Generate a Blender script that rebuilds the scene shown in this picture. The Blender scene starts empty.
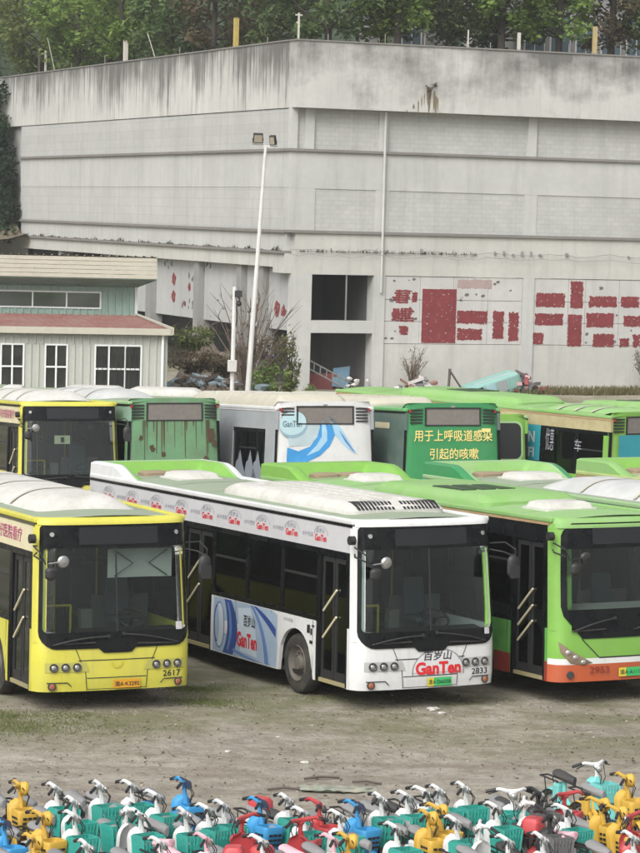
import bpy, bmesh, math, random
from mathutils import Vector, Matrix
from mathutils import noise as mnoise
R = math.radians
SC = bpy.context.scene
COL = SC.collection
random.seed(7)

# ------------------------------------------------------------------ camera, sky, sun, exposure
CAMZ, PITCH, ROLL = 7.6, .0747, .0262
_U = Vector((0, math.sin(PITCH), math.cos(PITCH))); _F = Vector((0, math.cos(PITCH), -math.sin(PITCH))); _X = Vector((1, 0, 0))
_r = _X*math.cos(ROLL) + _U*math.sin(ROLL); _u = _U*math.cos(ROLL) - _X*math.sin(ROLL)
cam = bpy.data.objects.new('camera', bpy.data.cameras.new('camera')); COL.objects.link(cam)
cam.matrix_world = Matrix(((_r.x, _u.x, -_F.x, 0), (_r.y, _u.y, -_F.y, 0), (_r.z, _u.z, -_F.z, CAMZ), (0, 0, 0, 1)))
cam.data.sensor_fit = 'HORIZONTAL'; cam.data.sensor_width = 36; cam.data.lens = 36*2840/640
cam.data.clip_start = .5; cam.data.clip_end = 2000
SC.camera = cam
W = bpy.data.worlds.new('World'); SC.world = W; W.use_nodes = True
nt = W.node_tree; bg = nt.nodes['Background']
sky = nt.nodes.new('ShaderNodeTexSky'); sky.sky_type = 'NISHITA'; sky.sun_disc = False
SUN_EL, SUN_AZ = R(44), R(205)            # compass bearing of the sun, from +Y towards +X
sky.sun_elevation = SUN_EL; sky.sun_rotation = SUN_AZ
sky.air_density = 1.0; sky.dust_density = 6.0; sky.ozone_density = 1.0
hs = nt.nodes.new('ShaderNodeHueSaturation'); hs.inputs['Saturation'].default_value = .18
nt.links.new(sky.outputs[0], hs.inputs['Color']); nt.links.new(hs.outputs[0], bg.inputs[0])
bg.inputs[1].default_value = .15
sun = bpy.data.objects.new('sun', bpy.data.lights.new('sun', 'SUN')); COL.objects.link(sun)
sun.data.energy = .85; sun.data.angle = R(38); sun.data.color = (1, .97, .92)
sd = Vector((math.sin(SUN_AZ)*math.cos(SUN_EL), math.cos(SUN_AZ)*math.cos(SUN_EL), math.sin(SUN_EL)))
sun.rotation_euler = sd.to_track_quat('Z', 'Y').to_euler(); sun.location = (0, 0, 60)
SC.view_settings.view_transform = 'Standard'; SC.view_settings.look = 'None'
SC.view_settings.exposure = .5; SC.view_settings.gamma = 1

# ------------------------------------------------------------------ materials
def N(t, k, **kw):
    n = t.nodes.new(k)
    for a, b in kw.items(): setattr(n, a, b)
    return n
def mix(t, fac, a, b, mode='MIX'):
    m = N(t, 'ShaderNodeMix', data_type='RGBA', blend_type=mode)
    for sock, v in ((m.inputs[0], fac), (m.inputs[6], a), (m.inputs[7], b)):
        if hasattr(v, 'is_output'): t.links.new(v, sock)
        else: sock.default_value = v if isinstance(v, (int, float)) else (*v, 1)
    return m.outputs[2]
def ramp(t, src, a, b, lo=0., hi=1.):
    m = N(t, 'ShaderNodeMapRange', clamp=True); t.links.new(src, m.inputs[0])
    m.inputs[1].default_value = a; m.inputs[2].default_value = b; m.inputs[3].default_value = lo; m.inputs[4].default_value = hi
    return m.outputs[0]
def coords(t, scale=(1, 1, 1), kind='Object', rot=(0, 0, 0)):
    c = N(t, 'ShaderNodeTexCoord'); m = N(t, 'ShaderNodeMapping'); m.inputs[3].default_value = scale; m.inputs[2].default_value = rot
    t.links.new(c.outputs[kind], m.inputs[0]); return m.outputs[0]
def noise(t, vec, scale, detail=4, rough=.6, out=0):
    n = N(t, 'ShaderNodeTexNoise'); n.inputs['Scale'].default_value = scale; n.inputs['Detail'].default_value = detail
    n.inputs['Roughness'].default_value = rough; t.links.new(vec, n.inputs['Vector']); return n.outputs[out]
def math_(t, op, a, b=0.):
    m = N(t, 'ShaderNodeMath', operation=op)
    for s, v in ((m.inputs[0], a), (m.inputs[1], b)):
        if hasattr(v, 'is_output'): t.links.new(v, s)
        else: s.default_value = v
    return m.outputs[0]
def base(name, rough=.6, metal=0., spec=.5):
    m = bpy.data.materials.new(name); m.use_nodes = True; t = m.node_tree; b = t.nodes['Principled BSDF']
    b.inputs['Roughness'].default_value = rough; b.inputs['Metallic'].default_value = metal; b.inputs['Specular IOR Level'].default_value = spec
    return m, t, b
_mc = {}
def mat(name, col, rough=.5, metal=0., var=.12, scale=3., dirt=0., dcol=(.20, .19, .16), spec=.5, bump=0., streak=0.):
    """plain paint, plastic or metal with tonal variation and blotches of dirt"""
    if name in _mc: return _mc[name]
    m, t, b = base(name, rough, metal, spec)
    v = coords(t); n = noise(t, v, scale)
    c = mix(t, n, tuple(x*(1-var) for x in col), tuple(min(1, x*(1+var)) for x in col))
    if dirt:
        n2 = noise(t, v, scale*.6+.5, 8, .7)
        f = ramp(t, n2, .42, .72, 0, dirt); c = mix(t, f, c, dcol)
        r = ramp(t, n2, .4, .7, rough, min(1, rough+.35)); t.links.new(r, b.inputs['Roughness'])
    if streak:
        c = mix(t, ramp(t, noise(t, coords(t, (7, 7, .7)), 1., 6, .7), .52, .78, 0, streak), c, dcol); c = mix(t, ramp(t, noise(t, v, 11, 5, .75), .56, .74, 0, streak*.8), c, dcol)
        c = mix(t, ramp(t, noise(t, v, .8, 3), .35, .7, 0, streak*.5), c, dcol)
    t.links.new(c, b.inputs['Base Color'])
    if bump:
        bp = N(t, 'ShaderNodeBump'); bp.inputs['Strength'].default_value = bump; t.links.new(n, bp.inputs['Height']); t.links.new(bp.outputs[0], b.inputs['Normal'])
    _mc[name] = m; return m
def glass(name, tint, gloss=.12, dust=.0):
    m = bpy.data.materials.new(name); m.use_nodes = True; t = m.node_tree; t.nodes.clear()
    o = N(t, 'ShaderNodeOutputMaterial'); tr = N(t, 'ShaderNodeBsdfTransparent'); tr.inputs[0].default_value = (*tint, 1)
    gl = N(t, 'ShaderNodeBsdfGlossy'); gl.inputs['Roughness'].default_value = .06; gl.inputs[0].default_value = (.9, .95, .93, 1)
    fr = N(t, 'ShaderNodeFresnel'); fr.inputs[0].default_value = 1.5
    f = math_(t, 'ADD', fr.outputs[0], gloss-.04)
    mx = N(t, 'ShaderNodeMixShader'); t.links.new(f, mx.inputs[0]); t.links.new(tr.outputs[0], mx.inputs[1]); t.links.new(gl.outputs[0], mx.inputs[2])
    out = mx.outputs[0]
    if dust:
        d = N(t, 'ShaderNodeBsdfDiffuse'); d.inputs[0].default_value = (.3, .29, .26, 1)
        n = noise(t, coords(t), 2.2, 7, .7); f2 = ramp(t, n, .35, .8, dust*.25, dust)
        m2 = N(t, 'ShaderNodeMixShader'); t.links.new(f2, m2.inputs[0]); t.links.new(out, m2.inputs[1]); t.links.new(d.outputs[0], m2.inputs[2]); out = m2.outputs[0]
    t.links.new(out, o.inputs[0]); return m
def leafmat(name, a, b, c=None):
    m, t, p = base(name, .75, 0, .12)
    g = N(t, 'ShaderNodeNewGeometry'); n = noise(t, coords(t), .55, 3)
    f = math_(t, 'ADD', math_(t, 'MULTIPLY', g.outputs['Random Per Island'], .5), ramp(t, n, .35, .65, 0, .5))
    col = mix(t, f, a, b)
    if c: col = mix(t, ramp(t, g.outputs['Random Per Island'], .86, .9), col, c)
    t.links.new(col, p.inputs['Base Color'])
    tr = N(t, 'ShaderNodeBsdfTranslucent'); t.links.new(col, tr.inputs[0]); mx = N(t, 'ShaderNodeMixShader'); mx.inputs[0].default_value = .38
    t.links.new(p.outputs[0], mx.inputs[1]); t.links.new(tr.outputs[0], mx.inputs[2]); t.links.new(mx.outputs[0], t.nodes['Material Output'].inputs[0])
    return m
def concrete(name, col, stain=0., mode='plain', brick=0.):
    """weathered concrete; 'streak' and 'blotch' are the black run-off stains of the parapet (wall coordinates)"""
    m, t, b = base(name, .9, 0, .15)
    v = coords(t); c = mix(t, ramp(t, noise(t, v, .35, 6, .6), .3, .7), tuple(x*.88 for x in col), tuple(x*1.08 for x in col))
    c = mix(t, ramp(t, noise(t, v, 2.2, 8, .75), .38, .75, 0, .5), c, tuple(x*.78 for x in col))
    if brick:
        vb = coords(t, (1, 1, 1), rot=(R(90), 0, 0)) if mode != 'left' else coords(t, (1, 1, 1), rot=(R(90), 0, R(90)))
        br = N(t, 'ShaderNodeTexBrick'); t.links.new(vb, br.inputs[0]); br.inputs['Scale'].default_value = 1.0
        br.inputs['Brick Width'].default_value = .42; br.inputs['Row Height'].default_value = .2; br.inputs['Mortar Size'].default_value = .016
        br.inputs['Color1'].default_value = (1, 1, 1, 1); br.inputs['Color2'].default_value = (.82, .82, .82, 1); br.inputs['Mortar'].default_value = (.68, .68, .68, 1)
        c = mix(t, brick, c, br.outputs[0], 'MULTIPLY')
    # faint drips everywhere
    s = noise(t, coords(t, (2.2, 2.2, .16)), 1., 5, .65); c = mix(t, ramp(t, s, .50, .78, 0, .42), c, tuple(x*.55 for x in col))
    if stain:
        cc = N(t, 'ShaderNodeTexCoord'); sp = N(t, 'ShaderNodeSeparateXYZ'); t.links.new(cc.outputs['Object'], sp.inputs[0])
        h = ramp(t, sp.outputs[2], 12.3, 15.05)
        if mode == 'blotch':
            n1 = noise(t, coords(t, (.55, .55, .7), rot=(0, R(25), 0)), .8, 7, .68); n2 = noise(t, coords(t, (1.6, 1.6, .3)), 1., 5, .7)
            f = math_(t, 'ADD', math_(t, 'MULTIPLY', n1, .75), math_(t, 'MULTIPLY', n2, .35)); f = math_(t, 'ADD', f, math_(t, 'MULTIPLY', h, .30)); f = math_(t, 'ADD', f, math_(t, 'MULTIPLY', noise(t, coords(t, (5, 5, .5)), 1., 5, .7), .18))
            f = math_(t, 'ADD', f, math_(t, 'MULTIPLY', noise(t, coords(t, (.22, .22, .5)), 1., 3), .5))
            f = ramp(t, f, .93, 1.27, 0, .82)
            c = mix(t, f, c, (.085, .083, .08))
            cr = N(t, 'ShaderNodeTexNoise')
        else:
            n1 = noise(t, coords(t, (3.4, 3.4, .17)), 1., 7, .75); n2 = noise(t, coords(t, (.25, .25, .25)), 1., 3)
            f = math_(t, 'ADD', n1, math_(t, 'MULTIPLY', n2, .60)); f = math_(t, 'ADD', f, math_(t, 'MULTIPLY', math_(t, 'POWER', h, 1.1), .30)); f = math_(t, 'ADD', f, math_(t, 'MULTIPLY', noise(t, coords(t, (9, 9, .35)), 1., 4, .6), .22))
            f = ramp(t, f, .96, 1.19, 0, .8)
            c = mix(t, f, c, (.06, .058, .055))
    t.links.new(c, b.inputs['Base Color'])
    bp = N(t, 'ShaderNodeBump'); bp.inputs['Strength'].default_value = .25; bp.inputs['Distance'].default_value = .03
    t.links.new(noise(t, v, 6, 6), bp.inputs['Height']); t.links.new(bp.outputs[0], b.inputs['Normal'])
    return m

BLACK = mat('black_gloss', (.006, .007, .008), .2, var=.2, dirt=.05, dcol=(.10, .095, .085), spec=.2)
RUBBER = mat('rubber', (.022, .021, .02), .85, dirt=.5, dcol=(.13, .115, .09), scale=6)
DARK = mat('dark_plastic', (.02, .02, .021), .55)
INTERIOR = mat('bus_interior', (.19, .20, .19), .7)
SEATM = mat('seat_blue_grey', (.085, .12, .135), .8)
HAND = mat('yellow_rail', (.62, .48, .06), .4)
CREAM = mat('cream_rail', (.62, .56, .38), .4)
CHROME = mat('dull_metal', (.42, .42, .41), .35, .8, dirt=.3)
RIM = mat('wheel_rim', (.12, .112, .10), .7, .2, dirt=.7, dcol=(.16, .13, .10), scale=7)
WHITE = mat('white_paint', (.64, .65, .65), .36, dirt=.16, dcol=(.36, .34, .29), streak=.3)
PODWHITE = mat('roof_unit_white', (.56, .555, .52), .65, dirt=.5, dcol=(.30, .285, .24), scale=2.4, streak=.35)
PODDIRTY = mat('roof_unit_dirty', (.46, .44, .36), .75, dirt=.5, dcol=(.27, .25, .19), scale=1.2)
PODGREY = mat('roof_unit_grey', (.42, .43, .42), .6, dirt=.7, dcol=(.6, .6, .58), scale=1.0)
YELLOW = mat('yellow_paint', (.57, .535, .07), .34, dirt=.18, dcol=(.33, .30, .13), streak=.3)
ROOFG = mat('roof_dusty_green', (.235, .30, .205), .85, dirt=.65, dcol=(.30, .31, .25), scale=3, streak=.5)
ROOFG2 = mat('roof_pale_lime', (.22, .42, .14), .7, dirt=.6, dcol=(.28, .35, .2), scale=3, streak=.45)
PALEG = mat('pale_green_shell', (.26, .43, .20), .65, dirt=.5, dcol=(.29, .35, .23), scale=3, streak=.4)
LIME = mat('lime_paint', (.175, .39, .06), .4, dirt=.2, dcol=(.19, .26, .1), streak=.32)
LIMEPOD = mat('lime_roof_unit', (.19, .38, .10), .6, dirt=.5, dcol=(.29, .38, .22), scale=2.5, streak=.45)
ORANGE = mat('orange_red_paint', (.48, .10, .035), .42, streak=.4, dirt=.3, dcol=(.28, .1, .06))
BRONZE = mat('rusty_gutter', (.34, .22, .11), .7, dirt=.7, dcol=(.42, .34, .2))
FASCIA = mat('grey_white_band', (.50, .50, .515), .45, dirt=.12, dcol=(.36, .35, .33), streak=.25)
CREAMBAND = mat('cream_band', (.62, .57, .38), .45, dirt=.1)
GRUB = mat('rust_streaked_green', (.13, .27, .17), .6, dirt=.75, dcol=(.12, .09, .05), scale=2.2)
TEALG = mat('deep_green_paint', (.035, .23, .08), .35, dirt=.2, dcol=(.12, .2, .12))
GREYGREEN = mat('grey_green_side', (.08, .13, .11), .5, dirt=.3)
SILVER = mat('silver_grey_wrap', (.32, .34, .36), .4, var=.2, scale=1.5, dirt=.2)
BROWNPAD = mat('brown_roof_pad', (.26, .20, .13), .8)
REDT = mat('red_lettering', (.60, .02, .03), .4, var=.05)
BLACKT = mat('black_lettering', (.02, .02, .025), .5)
GREYT = mat('grey_lettering', (.30, .30, .34), .5)
YELT = mat('cream_yellow_lettering', (.75, .62, .22), .5)
PURT = mat('purple_red_lettering', (.38, .06, .16), .5)
PLATE_Y = mat('plate_orange', (.62, .30, .02), .45); PLATE_G = mat('plate_green', (.05, .42, .13), .45); PLATE_YG = mat('plate_yellow', (.65, .50, .05), .45)
LAMPG = mat('lamp_glass', (.42, .42, .40), .12, .5); LAMPD = mat('lamp_well', (.05, .05, .05), .3)
BLUEB = mat('bottle_blue', (.03, .07, .25), .3, var=.5, scale=2.5); BLUEM = mat('bottle_mid_blue', (.11, .20, .42), .3, var=.4, scale=2.5); BLUEL = mat('bottle_light_blue', (.33, .42, .54), .3, var=.22, scale=2)
AQUA = mat('water_blue', (.05, .27, .58), .35, var=.35, scale=2); AQUAL = mat('water_pale', (.34, .54, .68), .35, var=.2)
MESHG = mat('vent_mesh_grey', (.17, .155, .14), .7, var=.3, scale=9)
TEALAD = mat('teal_advert', (.03, .27, .33), .4)
WSG = glass('windscreen_glass', (.54, .62, .60), .065, .008)
SIDEG = glass('side_window_glass', (.50, .61, .57), .075, .012)
DIRTYG = glass('old_window_glass', (.25, .30, .30), .10, .12)

# ------------------------------------------------------------------ mesh helpers
class MB:
    def __init__(s): s.v = []; s.f = []; s.m = []; s.mi = 0
    def add(s, vs, fs):
        o = len(s.v); s.v += [tuple(v) for v in vs]; s.f += [tuple(o+i for i in f) for f in fs]; s.m += [s.mi]*len(fs); return s
    def box(s, x0, x1, y0, y1, z0, z1):
        return s.add([(x0,y0,z0),(x1,y0,z0),(x1,y1,z0),(x0,y1,z0),(x0,y0,z1),(x1,y0,z1),(x1,y1,z1),(x0,y1,z1)],
                     [(0,3,2,1),(4,5,6,7),(0,1,5,4),(1,2,6,5),(2,3,7,6),(3,0,4,7)])
    def hexa(s, b, t):   # four bottom, four top corners
        return s.add(list(b)+list(t), [(0,3,2,1),(4,5,6,7),(0,1,5,4),(1,2,6,5),(2,3,7,6),(3,0,4,7)])
    def quad(s, a, b, c, d): return s.add([a,b,c,d], [(0,1,2,3)])
    def grid(s, fn, nu, nv):
        vs = [fn(i/nu, j/nv) for j in range(nv+1) for i in range(nu+1)]
        return s.add(vs, [(j*(nu+1)+i, j*(nu+1)+i+1, (j+1)*(nu+1)+i+1, (j+1)*(nu+1)+i) for j in range(nv) for i in range(nu)])
    def bridge(s, A, B, closed=True):
        n = len(A); k = n if closed else n-1
        return s.add(list(A)+list(B), [(i, (i+1) % n, n+(i+1) % n, n+i) for i in range(k)])
    def poly(s, pts): return s.add(pts, [tuple(range(len(pts)))])
    def prism(s, pts, d):  # closed outline extruded by vector d
        n = len(pts); q = [tuple(Vector(p)+Vector(d)) for p in pts]
        return s.add(list(pts)+q, [tuple(range(n))[::-1], tuple(range(n, 2*n))] + [(i, (i+1) % n, n+(i+1) % n, n+i) for i in range(n)])
    def tube(s, path, r, n=6, cap=True):
        P = [Vector(p) for p in path]; rs = r if isinstance(r, (list, tuple)) else [r]*len(P); rings = []
        for i, p in enumerate(P):
            d = (P[min(i+1, len(P)-1)]-P[max(i-1, 0)]).normalized()
            a = d.cross(Vector((0, 0, 1)) if abs(d.z) < .9 else Vector((1, 0, 0))).normalized(); b = d.cross(a)
            rings.append([tuple(p+(a*math.cos(2*math.pi*k/n)+b*math.sin(2*math.pi*k/n))*rs[i]) for k in range(n)])
        for i in range(len(rings)-1): s.bridge(rings[i], rings[i+1])
        if cap: s.poly(rings[0][::-1]); s.poly(rings[-1])
        return s
    def cyl(s, c, ax, r, h, n=16, r2=None):
        c = Vector(c); a = Vector(ax).normalized(); return s.tube([c-a*h/2, c+a*h/2], [r, r if r2 is None else r2], n)
    def lathe(s, prof, c, ax, n=20):  # prof: (radius, along)
        a = Vector(ax).normalized(); u = a.cross(Vector((0,0,1)) if abs(a.z) < .9 else Vector((1,0,0))).normalized(); w = a.cross(u); c = Vector(c)
        rings = [[tuple(c+a*h+(u*math.cos(2*math.pi*k/n)+w*math.sin(2*math.pi*k/n))*r) for k in range(n)] for r, h in prof]
        for i in range(len(rings)-1): s.bridge(rings[i], rings[i+1])
        return s
    def blob(s, c, r, n=10, m=6, jit=0., seed=0):
        rnd = random.Random(seed); vs = []; fs = []
        for j in range(m+1):
            for i in range(n):
                th = math.pi*j/m; ph = 2*math.pi*i/n; k = 1+rnd.uniform(-jit, jit)*(0 < j < m)
                vs.append((c[0]+r[0]*k*math.sin(th)*math.cos(ph), c[1]+r[1]*k*math.sin(th)*math.sin(ph), c[2]+r[2]*k*math.cos(th)))
        for j in range(m):
            for i in range(n): fs.append((j*n+i, (j+1)*n+i, (j+1)*n+(i+1) % n, j*n+(i+1) % n))
        return s.add(vs, fs)
    def map(s, fn): s.v = [tuple(fn(v)) for v in s.v]; return s
    def obj(s, name, mats, parent=None, smooth=False, bevel=0.):
        me = bpy.data.meshes.new(name); me.from_pydata(s.v, [], s.f)
        for m in (mats if isinstance(mats, (list, tuple)) else [mats]): me.materials.append(m)
        me.polygons.foreach_set('material_index', s.m)
        bm = bmesh.new(); bm.from_mesh(me)
        if smooth or bevel: bmesh.ops.remove_doubles(bm, verts=bm.verts, dist=1e-4)
        bmesh.ops.recalc_face_normals(bm, faces=bm.faces); bm.to_mesh(me); bm.free()
        if smooth:
            me.polygons.foreach_set('use_smooth', [True]*len(me.polygons)); me.set_sharp_from_angle(angle=R(38))
        o = bpy.data.objects.new(name, me); COL.objects.link(o)
        if parent: o.parent = parent
        if bevel:
            b = o.modifiers.new('bevel', 'BEVEL'); b.width = bevel; b.segments = 2; b.limit_method = 'ANGLE'; b.angle_limit = R(40)
        return o
def tag(o, label=None, cat=None, group=None, kind=None):
    for k, v in (('label', label), ('category', cat), ('group', group), ('kind', kind)):
        if v: o[k] = v
    return o
def empty(name, loc=(0, 0, 0), rot=(0, 0, 0), label=None, cat=None, group=None):
    o = bpy.data.objects.new(name, None); COL.objects.link(o); o.location = loc; o.rotation_euler = rot; o.empty_display_size = .3
    return tag(o, label, cat, group)
def kids(o): return [c for c in COL.objects if c.parent == o]
_tc = {}
def glyphs(s, bold=0.):
    """outline text as a flat mesh, normalised to height 1 about its own bounding box: verts, faces, width"""
    if (s, bold) in _tc: return _tc[(s, bold)]
    c = bpy.data.curves.new('lettering', 'FONT'); c.body = s; c.offset = bold; c.resolution_u = 3
    o = bpy.data.objects.new('lettering', c); COL.objects.link(o); bpy.context.view_layer.update()
    me = bpy.data.meshes.new_from_object(o.evaluated_get(bpy.context.evaluated_depsgraph_get()))
    vs = [(v.co.x, v.co.y) for v in me.vertices]; fs = [tuple(p.vertices) for p in me.polygons]
    bpy.data.objects.remove(o); bpy.data.curves.remove(c); bpy.data.meshes.remove(me)
    x0 = min(v[0] for v in vs); x1 = max(v[0] for v in vs); y0 = min(v[1] for v in vs); y1 = max(v[1] for v in vs); h = y1-y0
    r = ([((x-x0)/h, (y-y0)/h) for x, y in vs], fs, (x1-x0)/h); _tc[(s, bold)] = r; return r
def write(mb, s, u0, v0, w, h, to3, bold=0., shear=0.):
    """text filling the box (u0,v0,w,h), mapped to space by to3(u,v)"""
    vs, fs, tw = glyphs(s, bold)
    return mb.add([to3(u0+(x+shear*y)/tw*w, v0+y*h) for x, y in vs], fs)
def loop_rr(x0, x1, z0, z1, r, n=5, side=10):
    """rounded rectangle outline with points along the straight sides; r = radii (bl, br, tr, tl)"""
    if not isinstance(r, (tuple, list)): r = (r,)*4
    cs = [(x0+r[0], z0+r[0], 180, r[0]), (x1-r[1], z0+r[1], 270, r[1]), (x1-r[2], z1-r[2], 0, r[2]), (x0+r[3], z1-r[3], 90, r[3])]
    out = []
    for i, (cx, cz, a0, rr) in enumerate(cs):
        pts = [(cx+rr*math.cos(R(a0+90*k/n)), cz+rr*math.sin(R(a0+90*k/n))) for k in range(n+1)]
        out += pts
        nx = cs[(i+1) % 4]; q = (nx[0]+nx[3]*math.cos(R(nx[2])), nx[1]+nx[3]*math.sin(R(nx[2]))); p = pts[-1]
        out += [(p[0]+(q[0]-p[0])*k/side, p[1]+(q[1]-p[1])*k/side) for k in range(1, side)]
    return out
def fill_rr(mb, x0, x1, z0, z1, r, to3, nx=14, nz=8):
    """rounded rectangle as a grid (bends with its surface)"""
    if not isinstance(r, (tuple, list)): r = (r,)*4
    rows = sorted(set([z0+(z1-z0)*k/nz for k in range(nz+1)] + [z0+max(r[0], r[1])*(1-math.cos(R(90*k/5))) for k in range(6)] + [z1-max(r[2], r[3])*(1-math.cos(R(90*k/5))) for k in range(6)]))
    def inset(z, rb, rt):
        d = 0
        if rb and z < z0+rb: d = rb-math.sqrt(max(0, rb*rb-(z0+rb-z)**2))
        if rt and z > z1-rt: d = max(d, rt-math.sqrt(max(0, rt*rt-(z-z1+rt)**2)))
        return d
    vs = []
    for z in rows:
        a = x0+inset(z, r[0], r[3]); b = x1-inset(z, r[1], r[2])
        vs += [to3(a+(b-a)*k/nx, z) for k in range(nx+1)]
    return mb.add(vs, [(j*(nx+1)+i, j*(nx+1)+i+1, (j+1)*(nx+1)+i+1, (j+1)*(nx+1)+i) for j in range(len(rows)-1) for i in range(nx)])
# ------------------------------------------------------------------ the wall building (local x along the right face, y along the left face)
BR = R(22)
bld = empty('concrete_building', (-1.386, 123.43, 0), (0, 0, BR), 'long grey concrete building with black-streaked parapet and open bays behind the buses', 'building')
CON = concrete('concrete_wall', (.475, .48, .46)); CONL = concrete('concrete_lower', (.50, .495, .46))
PARR = concrete('concrete_parapet', (.52, .518, .49), 1, 'blotch'); PARL = concrete('concrete_parapet_streaked', (.53, .525, .495), 1, 'streak')
BRR = concrete('brick_infill', (.465, .47, .45), brick=.45); BRL = concrete('brick_infill_side', (.465, .468, .45), mode='left', brick=.45)
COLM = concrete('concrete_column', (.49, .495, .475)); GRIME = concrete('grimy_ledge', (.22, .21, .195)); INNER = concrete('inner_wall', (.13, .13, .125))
EN = 34.   # right end
def bpart(name, boxes, m, **kw):
    for b in boxes: MB().box(*b).obj(name, m, bld, **kw)
bpart('parapet', [(.0, EN, 0, 1.0, 12.18, 15.05)], PARR)
bpart('parapet', [(-.004, .6, 1.003, 62, 12.18, 15.06)], PARL)
bpart('coping', [(-.05, EN, -.05, 1.05, 15.055, 15.12)], GRIME); bpart('coping', [(-.05, .65, 1.053, 62, 15.065, 15.13)], GRIME)
bays = [(.3, .65), (1.08, 4.15), (4.58, 11.42), (11.84, 18.7), (19.1, 26), (26.4, EN)]
bpart('brick_panel', [(a, b, .62, .9, 10.42, 12.175) for a, b in bays], BRR)
bpart('column', [(a, a+.43, .5, .9, 10.42, 12.175) for a in (.65, 4.15, 11.42, 18.68, 26)], COLM)
bpart('column', [(.0, .3, .503, .9, 10.42, 12.175)], COLM)
bpart('ledge', [(-.1, EN, .38, .9, 10.30, 10.415)], GRIME); bpart('ledge', [(-.1, .5, .903, 43.3, 10.30, 10.42)], GRIME)
bpart('wall_band', [(.0, EN, .5, .9, 8.70, 10.297)], CON)
bpart('brick_panel', [(a+.1, b-.1, .53, .9, 6.88, 8.697) for a, b in bays[1:]], BRR); bpart('column', [(a-.1, a+.53, .5, .9, 6.88, 8.697) for a in (.65, 4.15, 11.42, 18.68, 26)]+[(.0, .55, .503, .9, 6.88, 8.697)], CON)
bpart('ledge', [(-.06, EN, .36, .9, 6.76, 6.877)], GRIME); bpart('ledge', [(-.12, .5, .903, 43.3, 6.74, 6.86)], GRIME)
bpart('beam', [(.3, EN, .47, .9, 4.96, 6.757)], CONL)
bpart('wall_band', [(.03, .5, .903, 43.2, 8.73, 10.297)], CON)
bpart('brick_panel', [(.045, .5, .903, 43.25, 10.423, 12.15)], BRL); bpart('brick_panel', [(.045, .5, .903, 43.15, 6.863, 8.727)], BRL)
bpart('overhang', [(-.02, .7, 2.3, 42.6, 5.22, 5.84), (-.02, .7, .903, 2.297, 4.98, 5.84)], CONL)
bpart('wall_band', [(.02, .5, .903, 42.9, 5.96, 6.737)], CON); bpart('ledge', [(-.16, .5, .903, 42.9, 5.842, 5.957)], GRIME)
# lower storey, right face
bpart('column', [(.3, 1.12, .45, 1.2, -.8, 4.957)], COLM)
bpart('column', [(4.06, 4.6, .44, 1.2, -.8, 4.957), (11.37, 11.93, .44, 1.2, -.8, 4.957), (18.7, 19.26, .44, 1.2, -.8, 4.957)], COLM)
bpart('beam', [(1.12, 4.06, .46, 1.1, 2.40, 2.94)], COLM)
bpart('lower_wall', [(4.6, 11.37, .52, .9, -.8, 1.94), (11.93, 18.7, .52, .9, -.8, 1.94), (19.26, EN, .52, .9, -.8, 4.95)], CONL)
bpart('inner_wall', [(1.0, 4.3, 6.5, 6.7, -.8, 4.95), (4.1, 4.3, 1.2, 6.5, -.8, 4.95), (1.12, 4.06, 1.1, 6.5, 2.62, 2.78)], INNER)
bpart('mullion', [(2.77, 2.83, .55, .62, 2.943, 4.957)], CHROME)
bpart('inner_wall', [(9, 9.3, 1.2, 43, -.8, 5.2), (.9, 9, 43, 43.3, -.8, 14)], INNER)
bpart('back_wall', [(EN, EN+.4, 0, 43, -.8, 15), (.0, EN, 60, 60.5, -.8, 14)], CON)
# recessed lower storey along the left face
WPAN = concrete('painted_panel', (.40, .405, .40)); COLD = concrete('recess_column', (.26, .26, .25))  # recess columns in a darker grey than the other columns
lcols = [(3.9, 4.5), (6.7, 7.3), (12.5, 13.2), (19.6, 20.4), (27, 27.7), (35, 35.7)]
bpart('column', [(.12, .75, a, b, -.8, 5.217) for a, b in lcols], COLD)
bpart('lower_wall', [(.3, .6, 43.4, 60, -.8, 12.17)], CON)
for a, b in [(1.3, 3.88), (4.52, 6.68), (7.32, 12.48), (13.22, 19.58), (20.42, 26.98)]: bpart('panel', [(.42, .6, a, b, 2.45, 5.215)], WPAN)
# painted signboards with flaking red paint
SIGNW = concrete('signboard_white', (.50, .495, .475))
def worn(name, col, under, thr):
    m, t, b = base(name, .8); v = coords(t); c = mix(t, ramp(t, noise(t, v, 3, 5), .3, .7), col, tuple(x*1.35 for x in col))
    c = mix(t, ramp(t, noise(t, v, 7, 8, .75), thr, thr+.03), c, under); c = mix(t, ramp(t, noise(t, coords(t, (14, 14, 2.5)), 1, 6, .7), thr+.04, thr+.10, 0, .7), c, under); t.links.new(c, b.inputs['Base Color']); return m
REDP = worn('flaking_red_paint', (.155, .024, .027), (.46, .44, .42), .61)
PALER = mat('faded_red_paint', (.36, .27, .26), .8, dirt=.4); GREYC = mat('grey_scrap', (.12, .12, .12), .8)
def jag(x0, x1, z0, z1, amp, rnd, step=.055):
    pts = []; amp *= .8
    def run(a, b):
        n = max(2, int(math.dist(a, b)/step))
        for k in range(n):
            t = k/n; j = (rnd.uniform(-1, 1)*amp if rnd.random() < .8 else rnd.uniform(-2.2, .4)*amp)
            d = (-(b[1]-a[1]), b[0]-a[0]); L = math.hypot(*d); pts.append((a[0]+(b[0]-a[0])*t-d[0]/L*j, a[1]+(b[1]-a[1])*t-d[1]/L*j))
    c = [(x0, z0), (x1, z0), (x1, z1), (x0, z1)]
    for i in range(4): run(c[i], c[(i+1) % 4])
    return pts
rnd = random.Random(4)
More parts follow.
